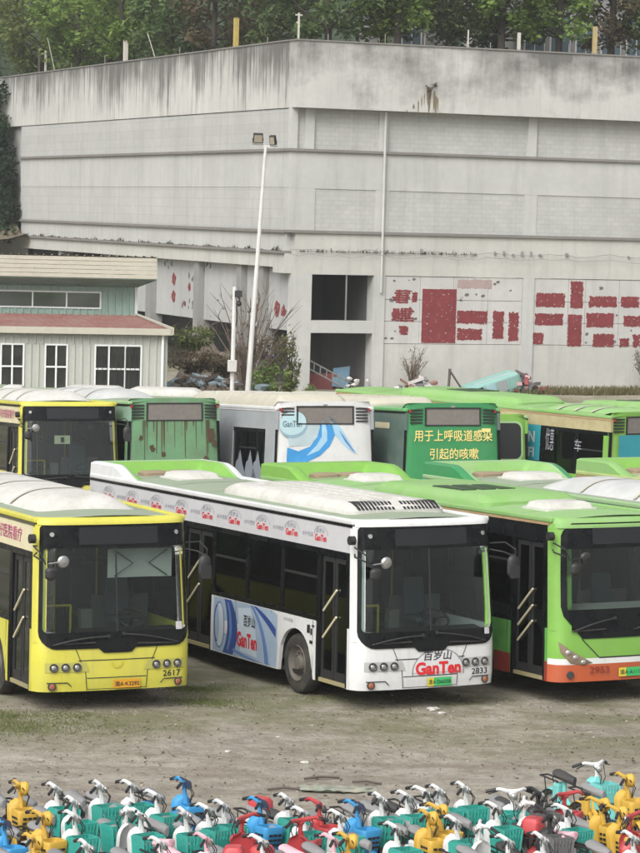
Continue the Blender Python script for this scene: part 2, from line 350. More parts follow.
def sign(xs, patches, strokes, fl, lab):
    root = empty('painted_signboard', (bld.location.x, bld.location.y, 0), (0, 0, BR), lab, 'signboard', 'flaking red and white signboards on the wall')
    for a, b in zip(xs[:-1], xs[1:]):
        for z0, z1 in ((1.96, 2.93), (2.95, 3.9), (3.92, 4.94)): MB().box(a+.008, b-.008, .505, .55, z0, z1).obj('board', SIGNW, root)
    for x0, x1, z0, z1, amp, mm in patches:
        MB().prism([(x, .498, z) for x, z in jag(x0, x1, z0, z1, amp, rnd)], (0, .006, 0)).obj('red_patch' if mm is REDP else 'faded_patch', mm, root)
        if mm is REDP:
            mb = MB()
            for k in range(int((x1-x0)*(z1-z0)*3)+1):
                x, z, s = rnd.uniform(x0+.05, x1-.05), rnd.uniform(z0, z1), rnd.uniform(.008, .03)
                mb.prism([(x+s*rnd.uniform(.5, 1.4)*math.cos(q), .494, z+s*rnd.uniform(.5, 1.5)*math.sin(q)) for q in (0, 1.1, 2.2, 3.3, 4.4, 5.4)], (0, .003, 0))
            mb.obj('paint_chips', SIGNW, root)
    for cx, cz, w, h in strokes:   # remains of painted characters
        mb = MB()
        for k in range(13):
            if k % 2: p = jag(cx-w*rnd.uniform(.3, .5), cx+w*rnd.uniform(.2, .5), cz+h*(k/13-.5)-.03, cz+h*(k/13-.5)+.06, .02, rnd, .06)
            else: xx = cx+w*rnd.uniform(-.35, .35); p = jag(xx-.035, xx+.045, cz-h*rnd.uniform(.1, .5), cz+h*rnd.uniform(.15, .5), .018, rnd, .06)
            mb.prism([(x, .497-.0006*k, z) for x, z in p], (0, .004, 0))
        mb.obj('painted_character', REDP, root)
    mb = MB()
    for x, z in fl:
        s = rnd.uniform(.04, .12); mb.prism([(x+s*rnd.uniform(.5, 1.4)*math.cos(q), .496, z+.7*s*rnd.uniform(.5, 1.4)*math.sin(q)) for q in (0, 1, 2.2, 3.3, 4.1, 5.2)], (0, .006, 0))
    mb.obj('grey_scrap', GREYC, root)
    return root
sx = lambda p: 4.66+(p-20)*6.7/592; sz = lambda q: 4.93-(q-27)*2.97/288       # sheet of the left board
def P(px0, py0, px1, py1, amp=.025, m=REDP): return (sx(px0), sx(px1), sz(py1), sz(py0), amp, m)
sign([4.62, 6.32, 7.95, 9.65, 11.36],
     [P(177, 78, 325, 312, .008), P(330, 170, 462, 228, .03), P(332, 248, 440, 298, .04), P(486, 170, 535, 292, .04), P(556, 172, 600, 300, .05), P(328, 34, 478, 74, .03, PALER)],
     [(sx(92), sz(112), 1.0, .66), (sx(66), sz(190), .5, .6), (sx(112), sz(190), .75, .68), (sx(100), sz(258), .5, .42), (sx(145), sz(115), .3, .45)],
     [(sx(a), sz(b)) for a, b in ((55, 45), (118, 42), (140, 38), (350, 112), (368, 100), (410, 98), (440, 106), (490, 52), (505, 45), (560, 80), (25, 292), (52, 292), (45, 130), (150, 208), (345, 125), (65, 262))],
     'signboard with one solid dark red panel and broken red characters left of it')
sx = lambda p: 11.95+(p-50)*5.38/590; sz = lambda q: 4.93-(q-50)*2.98/355
def P(px0, py0, px1, py1, amp=.03, m=REDP): return (sx(px0), sx(px1), sz(py1), sz(py0), amp, m)
sign([11.95, 13.68, 14.55, 16.28, 18.0, 18.69],
     [P(62, 125, 222, 202), P(58, 235, 216, 300), P(52, 340, 110, 402), P(252, 60, 322, 205), P(242, 240, 320, 412), P(355, 138, 512, 198, .05), P(345, 230, 498, 308), P(385, 342, 505, 412, .05), P(535, 138, 640, 198), P(555, 242, 650, 302), P(535, 365, 590, 412, .05), P(610, 345, 650, 412, .05)],
     [], [(sx(a), sz(b)) for a, b in ((350, 345), (348, 390), (600, 322), (515, 240), (420, 95), (510, 385))], 'signboard with rows of blocky red paint patches at the right of the wall')
for cy, cz, r in ((16.9, 4.2, .34), (16.9, 3.35, .3), (14.6, 3.9, .2), (2.75, 3.35, .35), (2.0, 3.25, .3), (15.2, 3.1, .15), (5.6, 3.4, .35), (5.6, 4.1, .25)):
    MB().prism([(.40, cy+r*rnd.uniform(.6, 1.2)*math.cos(k*.63), cz+r*rnd.uniform(.6, 1.2)*math.sin(k*.63)) for k in range(10)], (.018, 0, 0)).obj('red_flake', REDP, bld)
for k in range(26):
    cy, cz, r = rnd.choice([(15, 3.2), (14.3, 4.4), (17.9, 4.9), (14.2, 3.1), (12.1, 5.)]) + (rnd.uniform(.04, .14),); cy += rnd.uniform(-.6, .6); cz += rnd.uniform(-.3, .25)
    MB().prism([(.405-.0004*k, cy+r*rnd.uniform(.5, 1.2)*math.cos(q), cz+1.6*r*rnd.uniform(.5, 1.2)*math.sin(q)) for q in (0, 1, 2, 3, 4, 5.2)], (.014, 0, 0)).obj('dark_flake', GREYC, bld)
STAIN = mat('brown_water_stain', (.17, .135, .085), .9, var=.5, scale=6)
for k in range(16):
    x = 6.3+rnd.gauss(0, .32); z = 13.25-abs(x-6.3)*.9-rnd.uniform(0, .2); w_ = rnd.uniform(.02, .07); l = rnd.uniform(.35, 1.0)*(1.15-abs(x-6.3))
    MB().prism([(x-w_, -.008-.0004*k, z), (x+w_*.3, -.008-.0004*k, z+.12), (x+w_, -.008-.0004*k, z-.05), (x+w_*.6, -.008-.0004*k, z-l*.7), (x, -.008-.0004*k, z-l), (x-w_*.7, -.008-.0004*k, z-l*.6)], (0, .005, 0)).obj('leak_stain', STAIN, bld)
# pipe and cable runs
tag(MB().tube([(4.39, .38, 4.2), (4.39, .38, 12.17)], .06, 8).obj('drain_pipe', COLM), 'grey drain pipe running down the right concrete wall', 'pipe')
o = COL.objects['drain_pipe']; o.location = bld.location; o.rotation_euler = (0, 0, BR)
mb = MB(); pts = [(x, .33+rnd.uniform(-.01, .02), 6.02+.05*math.sin(x*2.1)+rnd.uniform(-.05, .03)) for x in [k*.45 for k in range(75)]]; mb.tube(pts, .012, 5)
mb.tube([(x, y-.01, z-.22+rnd.uniform(-.05, .05)) for x, y, z in pts], .010, 5)
for k in range(2, 75): 
    if rnd.random() < .2: w_ = rnd.uniform(.02, .07); mb.box(pts[k][0]-w_, pts[k][0]+w_, .38, .468, 5.98, 5.98+rnd.uniform(.06, .2))
o = tag(mb.obj('cable_run', mat('cable_grey', (.24, .24, .23), .8)), 'sagging dark cable run with brackets along the right wall', 'cable'); o.location = bld.location; o.rotation_euler = (0, 0, BR)

# ------------------------------------------------------------------ ground
GR, t, b = base('yard_dirt', .95, 0, .1)
v = coords(t); n1 = noise(t, v, .35, 6, .65); n2 = noise(t, v, 2.5, 8, .7); n3 = noise(t, coords(t, (.5, 2.2, 1)), 1.1, 6, .7)
c = mix(t, ramp(t, n1, .35, .65), (.365, .328, .272), (.525, .483, .412)); c = mix(t, ramp(t, n2, .42, .66, 0, .7), c, (.205, .178, .14)); c = mix(t, ramp(t, n3, .52, .68, 0, .6), c, (.45, .42, .36))
spz = N(t, 'ShaderNodeSeparateXYZ'); cc = N(t, 'ShaderNodeTexCoord'); t.links.new(cc.outputs['Object'], spz.inputs[0])
g1 = noise(t, coords(t, (.6, .6, 1)), .8, 7, .75); near = ramp(t, spz.outputs[1], 38.6, 41.5); gf = math_(t, 'MULTIPLY', ramp(t, g1, .42, .58), near)
tr_ = noise(t, coords(t, (.12, 1.6, 1), rot=(0, 0, R(4))), 1., 5, .6); c = mix(t, ramp(t, tr_, .5, .66, 0, .6), c, (.26, .22, .17)); c = mix(t, ramp(t, tr_, .36, .28, 0, .5), c, (.50, .45, .37))
c = mix(t, math_(t, 'MULTIPLY', gf, .75), c, (.185, .19, .095))
c = mix(t, ramp(t, noise(t, v, 9, 7, .8), .52, .68, 0, .65), c, (.16, .145, .12))
t.links.new(c, b.inputs['Base Color'])
bp = N(t, 'ShaderNodeBump'); bp.inputs['Strength'].default_value = 1.0; bp.inputs['Distance'].default_value = .11
t.links.new(math_(t, 'ADD', n2, math_(t, 'MULTIPLY', noise(t, v, 18, 5, .8), .4)), bp.inputs['Height']); t.links.new(bp.outputs[0], b.inputs['Normal'])
def gz(x, y):
    z = -.02*max(0, min(y-43, 10)); z += .28*max(0, min(1, (y-54)/9)); z -= .45*max(0, min(1, (y-67)/9)); z += .25*max(0, min(1, (y-88)/12))
    return z
def ghz(x, y):
    return gz(x, y) + .05*mnoise.noise((x*.35, y*.35, 0)) + .025*mnoise.noise((x*1.3, y*1.3, 3)) - .03
ys = [-200, -50, 5, 15, 22] + [24+.28*k for k in range(90)] + [50+k*1.6 for k in range(52)] + [140, 180, 300, 700]
xs = [-700, -200, -80, -40, -25, -15] + [-10+.28*k for k in range(76)] + [12, 15, 20, 30, 45, 80, 200, 700]
mb = MB(); mb.add([(x, y, ghz(x, y)) for y in ys for x in xs], [(j*len(xs)+i, j*len(xs)+i+1, (j+1)*len(xs)+i+1, (j+1)*len(xs)+i) for j in range(len(ys)-1) for i in range(len(xs)-1)])
tag(mb.obj('ground', GR, smooth=True), kind='structure')
# upper terrace behind the parapet
EARTH = mat('terrace_earth', (.12, .11, .075), .95, dirt=.6, scale=1)
mb = MB(); mb.box(.61, 120, 1.01, 200, 13.9, 14.3); mb.box(-60, .6, 62, 200, 13.9, 14.3)
o = tag(mb.obj('terrace_ground', EARTH), kind='structure'); o.location = bld.location; o.rotation_euler = (0, 0, BR)
bank = MB().grid(lambda u, q: (-.15-26*u*(1-.15*q), 40.5+18*q, -.5+(6.6+1.6*q+(2.8-4.2*u)*q)*(1-u*.55)+1.1*mnoise.noise((u*5, q*6, 2))), 20, 20)
EB = mat('bank_soil', (.15, .12, .085), .95, dirt=.8, dcol=(.08, .085, .04), scale=.8)
o = tag(bank.obj('earth_bank', EB, smooth=True), kind='structure'); o.location = bld.location; o.rotation_euler = (0, 0, BR)

# ------------------------------------------------------------------ the two sheds
RIBG = mat('grey_green_cladding', (.43, .445, .41), .55, dirt=.3, dcol=(.28, .28, .23), scale=1.2, streak=.35); GREENC = mat('green_cladding', (.27, .38, .32), .5, dirt=.3, scale=1)
REDROOF = mat('rusty_red_roof', (.20, .06, .05), .75, dirt=.8, dcol=(.26, .19, .155), scale=2.2, streak=.7); CREAMR = mat('cream_roof_sheet', (.47, .45, .37), .6, dirt=.3, scale=1.2)
WF = mat('white_window_frame', (.72, .73, .72), .45); DG = glass('shed_window_glass', (.55, .58, .57), .12, .20)
GREYROOM = mat('dim_room', (.34, .34, .32), .8, var=.5, scale=.8)
def corr(mb, u0, u1, fn, z0, z1, pitch=.26, dep=.035):
    """ribbed sheet between z0 and z1; fn(u, depth, z) -> point"""
    us = []; k = u0
    while k < u1: us += [(k, 0), (min(k+.17, u1), 0), (min(k+.19, u1), dep), (min(k+.24, u1), dep)]; k += pitch
    us.append((u1, 0)); n = len(us)
    mb.add([fn(u, d, z0) for u, d in us]+[fn(u, d, z1) for u, d in us], [(i, i+1, n+i+1, n+i) for i in range(n-1)])
def window(parent, x0, x1, z0, z1, vs, hz, y=0., bars=False):
    f = MB(); w = .055
    for b in ((x0, x1, z0, z0+w), (x0, x1, z1-w, z1), (x0, x0+w, z0+w, z1-w), (x1-w, x1, z0+w, z1-w)): f.box(b[0], b[1], y-.05, y+.06, b[2], b[3])
    for q in vs: f.box(q-w/2, q+w/2, y-.04, y+.05, z0+w, z1-w)
    for q in hz: f.box(x0+w, x1-w, y-.045, y+.045, q-w/2, q+w/2)
    fo = f.obj('window', WF, parent)
    MB().box(x0+w, x1-w, y+.01, y+.02, z0+w, z1-w).obj('pane', DG, fo)
    MB().box(x0+w, x1-w, y+.16, y+.18, z0+w, z1-w).obj('pane_backing', mat('grey_pane_backing', (.20, .21, .21), .9, var=.5, scale=2.2), fo)  # added grey sheet that lightens the panes against the dark room
    if bars:
        g = MB(); k = x0+.12
        while k < x1-.05: g.tube([(k, y-.055, z0+.1), (k, y-.055, z1-.1)], .011, 5); k += .16
        g.obj('grille', DARK, fo)
def wallholes(mb, x0, x1, z0, z1, holes, y=0.):
    zs = sorted(set([z0, z1]+[h[2] for h in holes]+[h[3] for h in holes]))
    for za, zb in zip(zs[:-1], zs[1:]):
        cuts = sorted([(h[0], h[1]) for h in holes if h[2] <= za+1e-6 and h[3] >= zb-1e-6]); k = x0
        for a, b in cuts:
            if a > k: corr(mb, k, a, lambda u, d, z: (u, y-d, z), za, zb)
            k = b
        if k < x1: corr(mb, k, x1, lambda u, d, z: (u, y-d, z), za, zb)
SR = R(13)
s1 = empty('low_shed', (-5.28, 97, 0), (0, 0, SR), 'low grey-green metal shed with red lean-to roof and white-framed windows', 'shed')
wins = [(-5.72, -4.9, .35, 2.98, [-5.31], [2.2]), (-4.22, -3.42, .35, 2.98, [-3.82], [2.2]), (-2.52, -.88, .35, 2.98, [-2.02, -1.45], [2.15])]
wins += [(-8.9, -7.3, .35, 2.98, [-8.1], [2.2])]
mb = MB(); wallholes(mb, -11, 0, -.5, 3.42, [w[:4] for w in wins]); corr(mb, 0, 8, lambda u, d, z: (d, u, z), -.5, 3.42); corr(mb, 0, 8, lambda u, d, z: (-11-d, u, z), -.5, 3.42)
mb.obj('wall', RIBG, s1)
for i, w in enumerate(wins): window(s1, *w, bars=i == 2)
MB().box(-10.9, -.1, 2.2, 2.3, -.5, 3.4).obj('room_wall', GREYROOM, s1)
mb = MB(); corr(mb, -11.2, .06, lambda u, d, z: (u-(.0 if z < 3.6 else .0), -.22 if z < 3.6 else 7.4, z+d*.6), 3.5, 3.70, .3, .05); mb.obj('roof', REDROOF, s1)
mb = MB(); mb.box(-11.25, .12, -.3, -.22, 3.34, 3.56); mb.hexa([(.06, -.3, 3.36), (.16, -.3, 3.36), (.16, 7.4, 3.55), (.06, 7.4, 3.55)], [(.06, -.3, 3.6), (.16, -.3, 3.6), (.16, 7.4, 3.78), (.06, 7.4, 3.78)]); mb.obj('fascia', CREAMR, s1)
MB().tube([(-.18, -.1, 3.36), (-.18, -.1, -.4)], .05, 8).obj('downpipe', WF, s1)
s2 = empty('tall_shed', (-7.0, 105.2, 0), (0, 0, R(9)), 'taller green metal shed with cream roof edge and strip windows', 'shed')
ww = [(-6.2, -1.22, 3.88, 4.52)]
mb = MB(); wallholes(mb, -9, 0, 3.0, 4.72, ww); wallholes(mb, -9, 0, -.4, 3.0, []); corr(mb, 0, 9, lambda u, d, z: (d, u, z), -.4, 5.2); mb.obj('wall', GREENC, s2)
window(s2, *ww[0], [-5.0, -3.75, -2.5], [])
MB().box(-8.9, -.1, 2.2, 2.3, 0, 4.7).obj('room_wall', GREYROOM, s2)
o = MB(); 
for k in range(5): o.box(-9.6, .72, -1.15+.02*k, -1.1+.02*k, 5.06+.155*k, 5.06+.155*k+.14)
o.obj('fascia', CREAMR, s2)
mb = MB(); 
for k in range(4): mb.hexa([(-9.6, -1.1+.27*k, 5.02-.08*k), (.72-.16*k, -1.1+.27*k, 5.02-.08*k), (.6-.16*k, -.85+.27*k, 4.95-.08*k), (-9.6, -.85+.27*k, 4.95-.08*k)], [(-9.6, -1.1+.27*k, 5.06-.08*k), (.72-.16*k, -1.1+.27*k, 5.06-.08*k), (.6-.16*k, -.85+.27*k, 5.0-.08*k), (-9.6, -.85+.27*k, 5.0-.08*k)])
mb.obj('soffit', GREENC, s2)
mb = MB(); corr(mb, -9.6, .72, lambda u, d, z: (u, -1.1 if z > 5.6 else 9.5, z+d), 5.3, 5.86, .3, .04); mb.obj('roof', CREAMR, s2)
MB().box(.02, .12, -.06, .02, -.4, 4.7).obj('corner_trim', WF, s2)

# ------------------------------------------------------------------ buses (local: x across, y from the front backwards, z up)
def clamp(x, a=0., b=1.): return max(a, min(b, x))
class Bus:
    def __init__(s, name, label, cfg, P, yaw, pitch=-.02, flip=False, z=0.):
        """P: front-left (or, flipped, rear-left) ground corner as the camera sees it"""
        s.c = c = dict(W=2.55, L=10.7, H=2.82, axle=2.13, base=5.3, door1=(.38, 1.42), door2=(5.25, 6.45), taper=.05, lean=.15, interior=True, style='A'); c.update(cfg)
        s.hw = hw = c['W']/2; t = yaw
        loc = Vector((P[0]+hw*math.cos(t), P[1]+hw*math.sin(t), z))
        if flip: s.root = empty(name, loc+Vector((-c['L']*math.sin(t), c['L']*math.cos(t), pitch*c['L'])), (-pitch, 0, t+math.pi), label, 'bus', c.get('group', 'retired city buses parked in the yard'))
        else: s.root = empty(name, loc, (pitch, 0, t), label, 'bus', c.get('group', 'retired city buses parked in the yard'))
        s.build()
    def wb(s, p):       # body warp: tumblehome and raked front
        x, y, z = p; k = clamp((z-.9)/1.9); return (x*(1-s.c['taper']*k), y+s.c['lean']*k*clamp((2-y)/1.7), z)
    def wf(s, p):       # the same with the bowed, rounded front
        x, y, z = p; h = s.hw; c = .09*(x/h)**2; e = h-.25
        if abs(x) > e: q = min(1, (abs(x)-e)/.25); c += .21*(1-math.sqrt(1-q*q))
        return s.wb((x, y+c*clamp((.55-y)/.5), z))
    def part(s, mb, name, m, w='b', parent=None, **kw):
        if w == 'b': mb.map(s.wb)
        elif w == 'f': mb.map(s.wf)
        return mb.obj(name, m, parent or s.root, **kw)
    def build(s):
        c = s.c; hw = s.hw; L = c['L']; H = c['H']; st = c['style']
        sill = c.get('sill', 1.24); top = c.get('wtop', 2.40)
        ax = [c['axle'], c['axle']+c['base']]
        def zb(y):
            z = .3
            for a in ax:
                d = abs(y-a)
                if d < .56: z = max(z, .48+math.sqrt(.56**2-d*d))
            return z
        # skirts, bands, windows per side
        for sd in (-1, 1):
            doors = [c['door1'], c['door2']] if sd < 0 else []
            segs = []; k = .3
            for a, b in doors: segs.append((k, a)); k = b
            segs.append((k, L-.05))
            mb = MB()
            for a, b in segs:
                if b-a < .02: continue
                n = max(1, int((b-a)/.08)); ys = [a+(b-a)*i/n for i in range(n+1)]
                A = [(sd*hw, y, sill) for y in ys]; B = [(sd*hw, y, zb(y)) for y in ys]; C_ = [(sd*(hw-.06), y, zb(y)) for y in ys]; D = [(sd*(hw-.06), y, sill) for y in ys]
                mid = [(sd*hw, y, max(zb(y), .75)) for y in ys]
                mb.bridge(A, mid, False); mb.bridge(mid, B, False); mb.bridge(B, C_, False); mb.bridge(C_, D, False)
            s.part(mb, 'side_panel', c['side'] if sd < 0 else c.get('side_r', c['side']))
            for yy in (1.52, 3.0, 4.3, 6.5, 8.6, 9.7):
                if yy < L-.2 and zb(yy) < .35: s.part(MB().box(min(sd*(hw-.004), sd*(hw+.0045)), max(sd*(hw-.004), sd*(hw+.0045)), yy, yy+.010, .31, sill-.01), 'panel_seam', DARK)
            if c.get('stripe'):
                for z0, z1, m in c['stripe']:
                    mb = MB()
                    for a, b in segs:
                        n = max(1, int((b-a)/.1))
                        for i in range(n):
                            y0, y1 = a+(b-a)*i/n, a+(b-a)*(i+1)/n; zz = max(z0, zb(y0), zb(y1))
                            if zz < z1: mb.quad((sd*(hw+.004), y0, zz), (sd*(hw+.004), y1, zz), (sd*(hw+.004), y1, z1), (sd*(hw+.004), y0, z1))
                    s.part(mb, 'side_stripe', m)
            s.part(MB().box(min(sd*hw, sd*(hw-.08)), max(sd*hw, sd*(hw-.08)), .3, L-.05, top, H), 'cantrail', c['band'])
            s.part(MB().box(min(sd*(hw+.015), sd*(hw-.10)), max(sd*(hw+.015), sd*(hw-.10)), .2, L-.05, H+.02, H+.10), 'roof_edge', c['edge'], bevel=.02)
            s.part(MB().box(min(sd*(hw+.012), sd*(hw-.04)), max(sd*(hw+.012), sd*(hw-.04)), .25, L-.05, H-.022, H+.018), 'rain_gutter', c.get('gutter', BLACK))
            fr = MB(); xa, xb = sorted((sd*(hw-.01), sd*(hw-.07)))
            for i, (a, b) in enumerate(segs):
                if b-a < .25: fr.box(xa, xb, a, b, sill, top); continue
                a2, b2 = a, b
                n = max(1, round((b2-a2)/1.25)); w = (b2-a2)/n
                fr.box(xa, xb, a2, b2, sill, sill+.07); fr.box(xa, xb, a2, b2, top-.09, top)
                for j in range(n+1):
                    yc = a2+w*j; fr.box(xa, xb, max(a2, yc-.05), min(b2, yc+.05), sill+.07, top-.09)
                for j in range(n):
                    y0, y1 = a2+w*j+.05, a2+w*(j+1)-.05
                    g = s.part(MB().box(min(sd*(hw-.03), sd*(hw-.04)), max(sd*(hw-.03), sd*(hw-.04)), y0, y1, sill+.07, top-.09), 'side_window', c.get('glass', SIDEG))
                    if j % 2 == 0: s.part(MB().box(min(sd*(hw-.02), sd*(hw-.05)), max(sd*(hw-.02), sd*(hw-.05)), y0, y1, top-.5, top-.46), 'slider_rail', DARK, parent=g)
            s.part(fr, 'window_frame', c.get('wframe', BLACK))
            for di, (a, b) in enumerate(doors):
                f = MB()
                f.box(xa, xb, a, a+.07, .3, top); f.box(xa, xb, b-.07, b, .3, top); f.box(xa, xb, a+.07, b-.07, top-.1, top)
                d = s.part(f, 'door_frame', BLACK)
                lf = MB(); m0 = (a+b)/2
                for y0, y1 in ((a+.09, m0-.02), (m0+.02, b-.09)):
                    for q in ((y0, y0+.05, .36, top-.12), (y1-.05, y1, .36, top-.12), (y0+.05, y1-.05, .36, .5), (y0+.05, y1-.05, top-.2, top-.12)): lf.box(sd*(hw-.09) if sd > 0 else -(hw-.05), sd*(hw-.05) if sd > 0 else -(hw-.09), q[0], q[1], q[2], q[3])
                lfo = s.part(lf, 'door_leaf', DARK)
                gl = MB()
                for y0, y1 in ((a+.14, m0-.07), (m0+.07, b-.14)): gl.box(-(hw-.065), -(hw-.07), y0, y1, .5, top-.2)
                s.part(gl, 'door_glass', SIDEG, parent=lfo)
                for k, zz in enumerate(c.get('rails', (1.0, 1.42))):
                    s.part(MB().tube([(-(hw-.04), b-.16, zz), (-(hw-.04), b-.60, zz+.36)], .019, 6), 'handrail', CREAM)
                s.part(MB().box(-(hw-.02), -(hw-.55), a+.07, b-.07, .3, .36), 'step', mat('step_tread', (.30, .26, .12), .7, dirt=.5))
                s.part(MB().box(-(hw-.62), -(hw-.66), a, b, .3, .78), 'step_riser', DARK)
        # floor, inside
        s.part(MB().box(-hw+.08, hw-.08, .5, L-.1, .30, .36), 'underfloor', DARK)
        s.part(MB().box(-(hw-.66) if True else 0, hw-.1, .5, L-.15, .72, .78), 'floor', INTERIOR)
        for a in ax:
            for sd in (-1, 1):
                wx = sd*(hw-.17)
                s.part(MB().grid(lambda u, q: (sd*(hw-.06-.42*q), a-.56*math.cos(math.pi*u), .48+.56*math.sin(math.pi*u)), 14, 1).poly([(sd*(hw-.48), a-.56*math.cos(math.pi*u/14), .48+.56*math.sin(math.pi*u/14)) for u in range(15)]), 'wheel_housing', DARK)
                ty = MB().lathe([(.29, -.12), (.40, -.14), (.455, -.12), (.475, -.08), (.475, .08), (.455, .12), (.40, .14), (.29, .12)], (wx, a, .475), (1, 0, 0), 28)
                wl = ty.obj('wheel', RUBBER, s.root, smooth=True)
                rm = MB().lathe([(.30, .10), (.285, .135), (.27, .10), (.24, .055), (.13, .045), (.12, .09), (.10, .12), (0.001, .125)], (wx, a, .475), (sd, 0, 0), 24)
                for k in range(10):
                    q = k*math.pi/5; rm.cyl((wx+sd*.06, a+.185*math.cos(q), .475+.185*math.sin(q)), (1, 0, 0), .016, .05, 6)
                rm.obj('rim', RIM, wl, smooth=True)
        # roof
        n = 10
        rf = MB().grid(lambda u, q: (-hw+.08+(c['W']-.16)*u, .06+(L-.1)*q, H+.06+.07*(1-(2*u-1)**2)), n, 24)
        rf.map(s.wf); rf.obj('roof', c['roof'], s.root, smooth=True)
        for k in range(1, 7):
            yy = L*k/7; s.part(MB().grid(lambda u, q: (-hw+.12+(c['W']-.24)*u, yy+.05*q, H+.066+.07*(1-(2*u-1)**2)), 8, 1), 'roof_seam', c['roof'] if k % 2 else ROOFG)
        for kind, args in c.get('roofkit', []): getattr(s, kind)(*args)
        getattr(s, 'front_'+st)(); s.rear()
        if c['interior']: s.inside()
    # ---- fronts
    def F(s, x, z, y=0.): return s.wf((x, y, z))
    def front_A(s):
        c = s.c; hw = s.hw; H = c['H']
        T = lambda y: (lambda x, z: (x, y, z))
        g = MB().grid(lambda u, q: (-hw+2*hw*u, .03*(1-clamp(q*4)), .30+.75*q), 40, 8)
        for sd in (-1, 1): g.grid(lambda u, q: (sd*(hw-.16*u), 0, 1.05+(H-1.05)*q), 6, 10)
        g.grid(lambda u, q: (-hw+2*hw*u, .03+.25*q, .30), 40, 1)
        s.part(g, 'front_panel', c['front'], 'f', smooth=True)
        s.part(MB().grid(lambda u, q: (-hw+.02+2*(hw-.02)*u, -.03+.14*q*q, H+.0+.11*math.sin(q*math.pi/2)), 30, 6), 'roof_lip', c['edge'], 'f', smooth=True)
        lo = loop_rr(-hw+.055, hw-.055, .95, H, (.26, .26, .06, .06)); li = loop_rr(-hw+.10, hw-.085, 1.20, 2.47, (.08, .08, .05, .05))
        m = MB().bridge([(x, -.02, z) for x, z in lo], [(x, -.02, z) for x, z in li]); m.bridge([(x, -.02, z) for x, z in lo], [(x, .02, z) for x, z in lo])
        for k in range(8):   # chin in the middle of the mask
            x0, x1 = -.30+.6*k/8, -.30+.6*(k+1)/8; d = lambda x: .07*clamp((.30-abs(x))/.08)
            m.quad((x0, -.021, .97), (x1, -.021, .97), (x1, -.021, .95-d(x1)), (x0, -.021, .95-d(x0)))
        s.part(m, 'front_mask', BLACK, 'f')
        w = MB(); fill_rr(w, -hw+.10, hw-.085, 1.20, 2.47, .06, T(-.012)); s.part(w, 'windscreen', WSG, 'f')
        w = MB(); fill_rr(w, -.62, .72, 2.52, 2.78, .02, T(-.026)); s.part(w, 'destination_sign', mat('sign_glass', (.020, .023, .025), .2, spec=.3), 'f')
        s.part(MB().cyl((-hw+.22, -.025, 2.68), (0, 1, 0), .035, .02, 10), 'clearance_lamp', LAMPG, 'f'); s.part(MB().cyl((hw-.22, -.025, 2.68), (0, 1, 0), .035, .02, 10), 'clearance_lamp', LAMPG, 'f')
        s.part(MB().box(-.012, .012, -.016, .0, 1.2, 2.47), 'screen_divider', DARK, 'f')
        # seams of the bonnet flap
        m = MB()
        def seam(a, b, w=.012, y=-.006):
            n = 8; d = Vector((b[0]-a[0], b[1]-a[1])).normalized(); nx, nz = -d.y*w/2, d.x*w/2
            for k in range(n):
                p = [a[0]+(b[0]-a[0])*k/n, a[1]+(b[1]-a[1])*k/n]; q = [a[0]+(b[0]-a[0])*(k+1)/n, a[1]+(b[1]-a[1])*(k+1)/n]
                m.quad((p[0]-nx, y, p[1]-nz), (q[0]-nx, y, q[1]-nz), (q[0]+nx, y, q[1]+nz), (p[0]+nx, y, p[1]+nz))
        for sd in (-1, 1):
            seam((sd*.66, .95), (sd*.50, .58)); seam((sd*.50, .58), (sd*.48, .32)); seam((sd*1.1, .44), (sd*.78, .44), .016); seam((sd*.78, .44), (sd*.72, .38), .014)
        seam((-.62, .77), (.62, .77), .014); seam((-.48, .50), (.48, .50)); seam((-.48, .33), (.48, .33), .01)
        s.part(m, 'panel_seam', DARK, 'f')
        for sd in (-1, 1):
            w = MB(); pts = [(1.13, .745), (.50, .745), (.44, .60), (1.13, .60)]
            for k in range(10):
                f = lambda i, j: pts[i][0]+(pts[j][0]-pts[i][0])*k/10; f2 = lambda i, j: pts[i][0]+(pts[j][0]-pts[i][0])*(k+1)/10
                w.quad((sd*f(0, 1), -.01, .745), (sd*f2(0, 1), -.01, .745), (sd*f2(3, 2), -.01, .60), (sd*f(3, 2), -.01, .60))
            hl = s.part(w, 'headlight', mat('headlight_band_'+str(c.get('hlcol', 0)), c.get('hlcol', (.40, .40, .39)), .3), 'f')
            for x in (1.0, .82, .64):
                q = MB().lathe([(.066, .0), (.066, -.022), (.05, -.02), (.035, .0)], (sd*x, -.012, .672), (0, 1, 0), 14); s.part(q, 'lamp_bezel', LAMPD, 'f', parent=hl)
                s.part(MB().blob((sd*x, -.012, .672), (.042, .02, .042), 10, 6), 'lamp', LAMPG, 'f', parent=hl, smooth=True)
            q = MB().cyl((sd*1.02, -.008, .385), (0, 1, 0), .065, .02, 14); fg = s.part(q, 'fog_light', LAMPD, 'f'); s.part(MB().blob((sd*1.02, -.018, .385), (.045, .015, .045), 10, 5), 'lamp', mat('amber_lens', (.30, .10, .05), .25), 'f', parent=fg)
        s.wipers(); s.mirrors(); s.plate(c['plate'], -.06, .38, .335, .465)
        w = MB(); write(w, c['num'], .76, .475, .30, .095, lambda u, q: (u, -.008, q), .012); s.part(w, 'fleet_number', BLACKT, 'f')
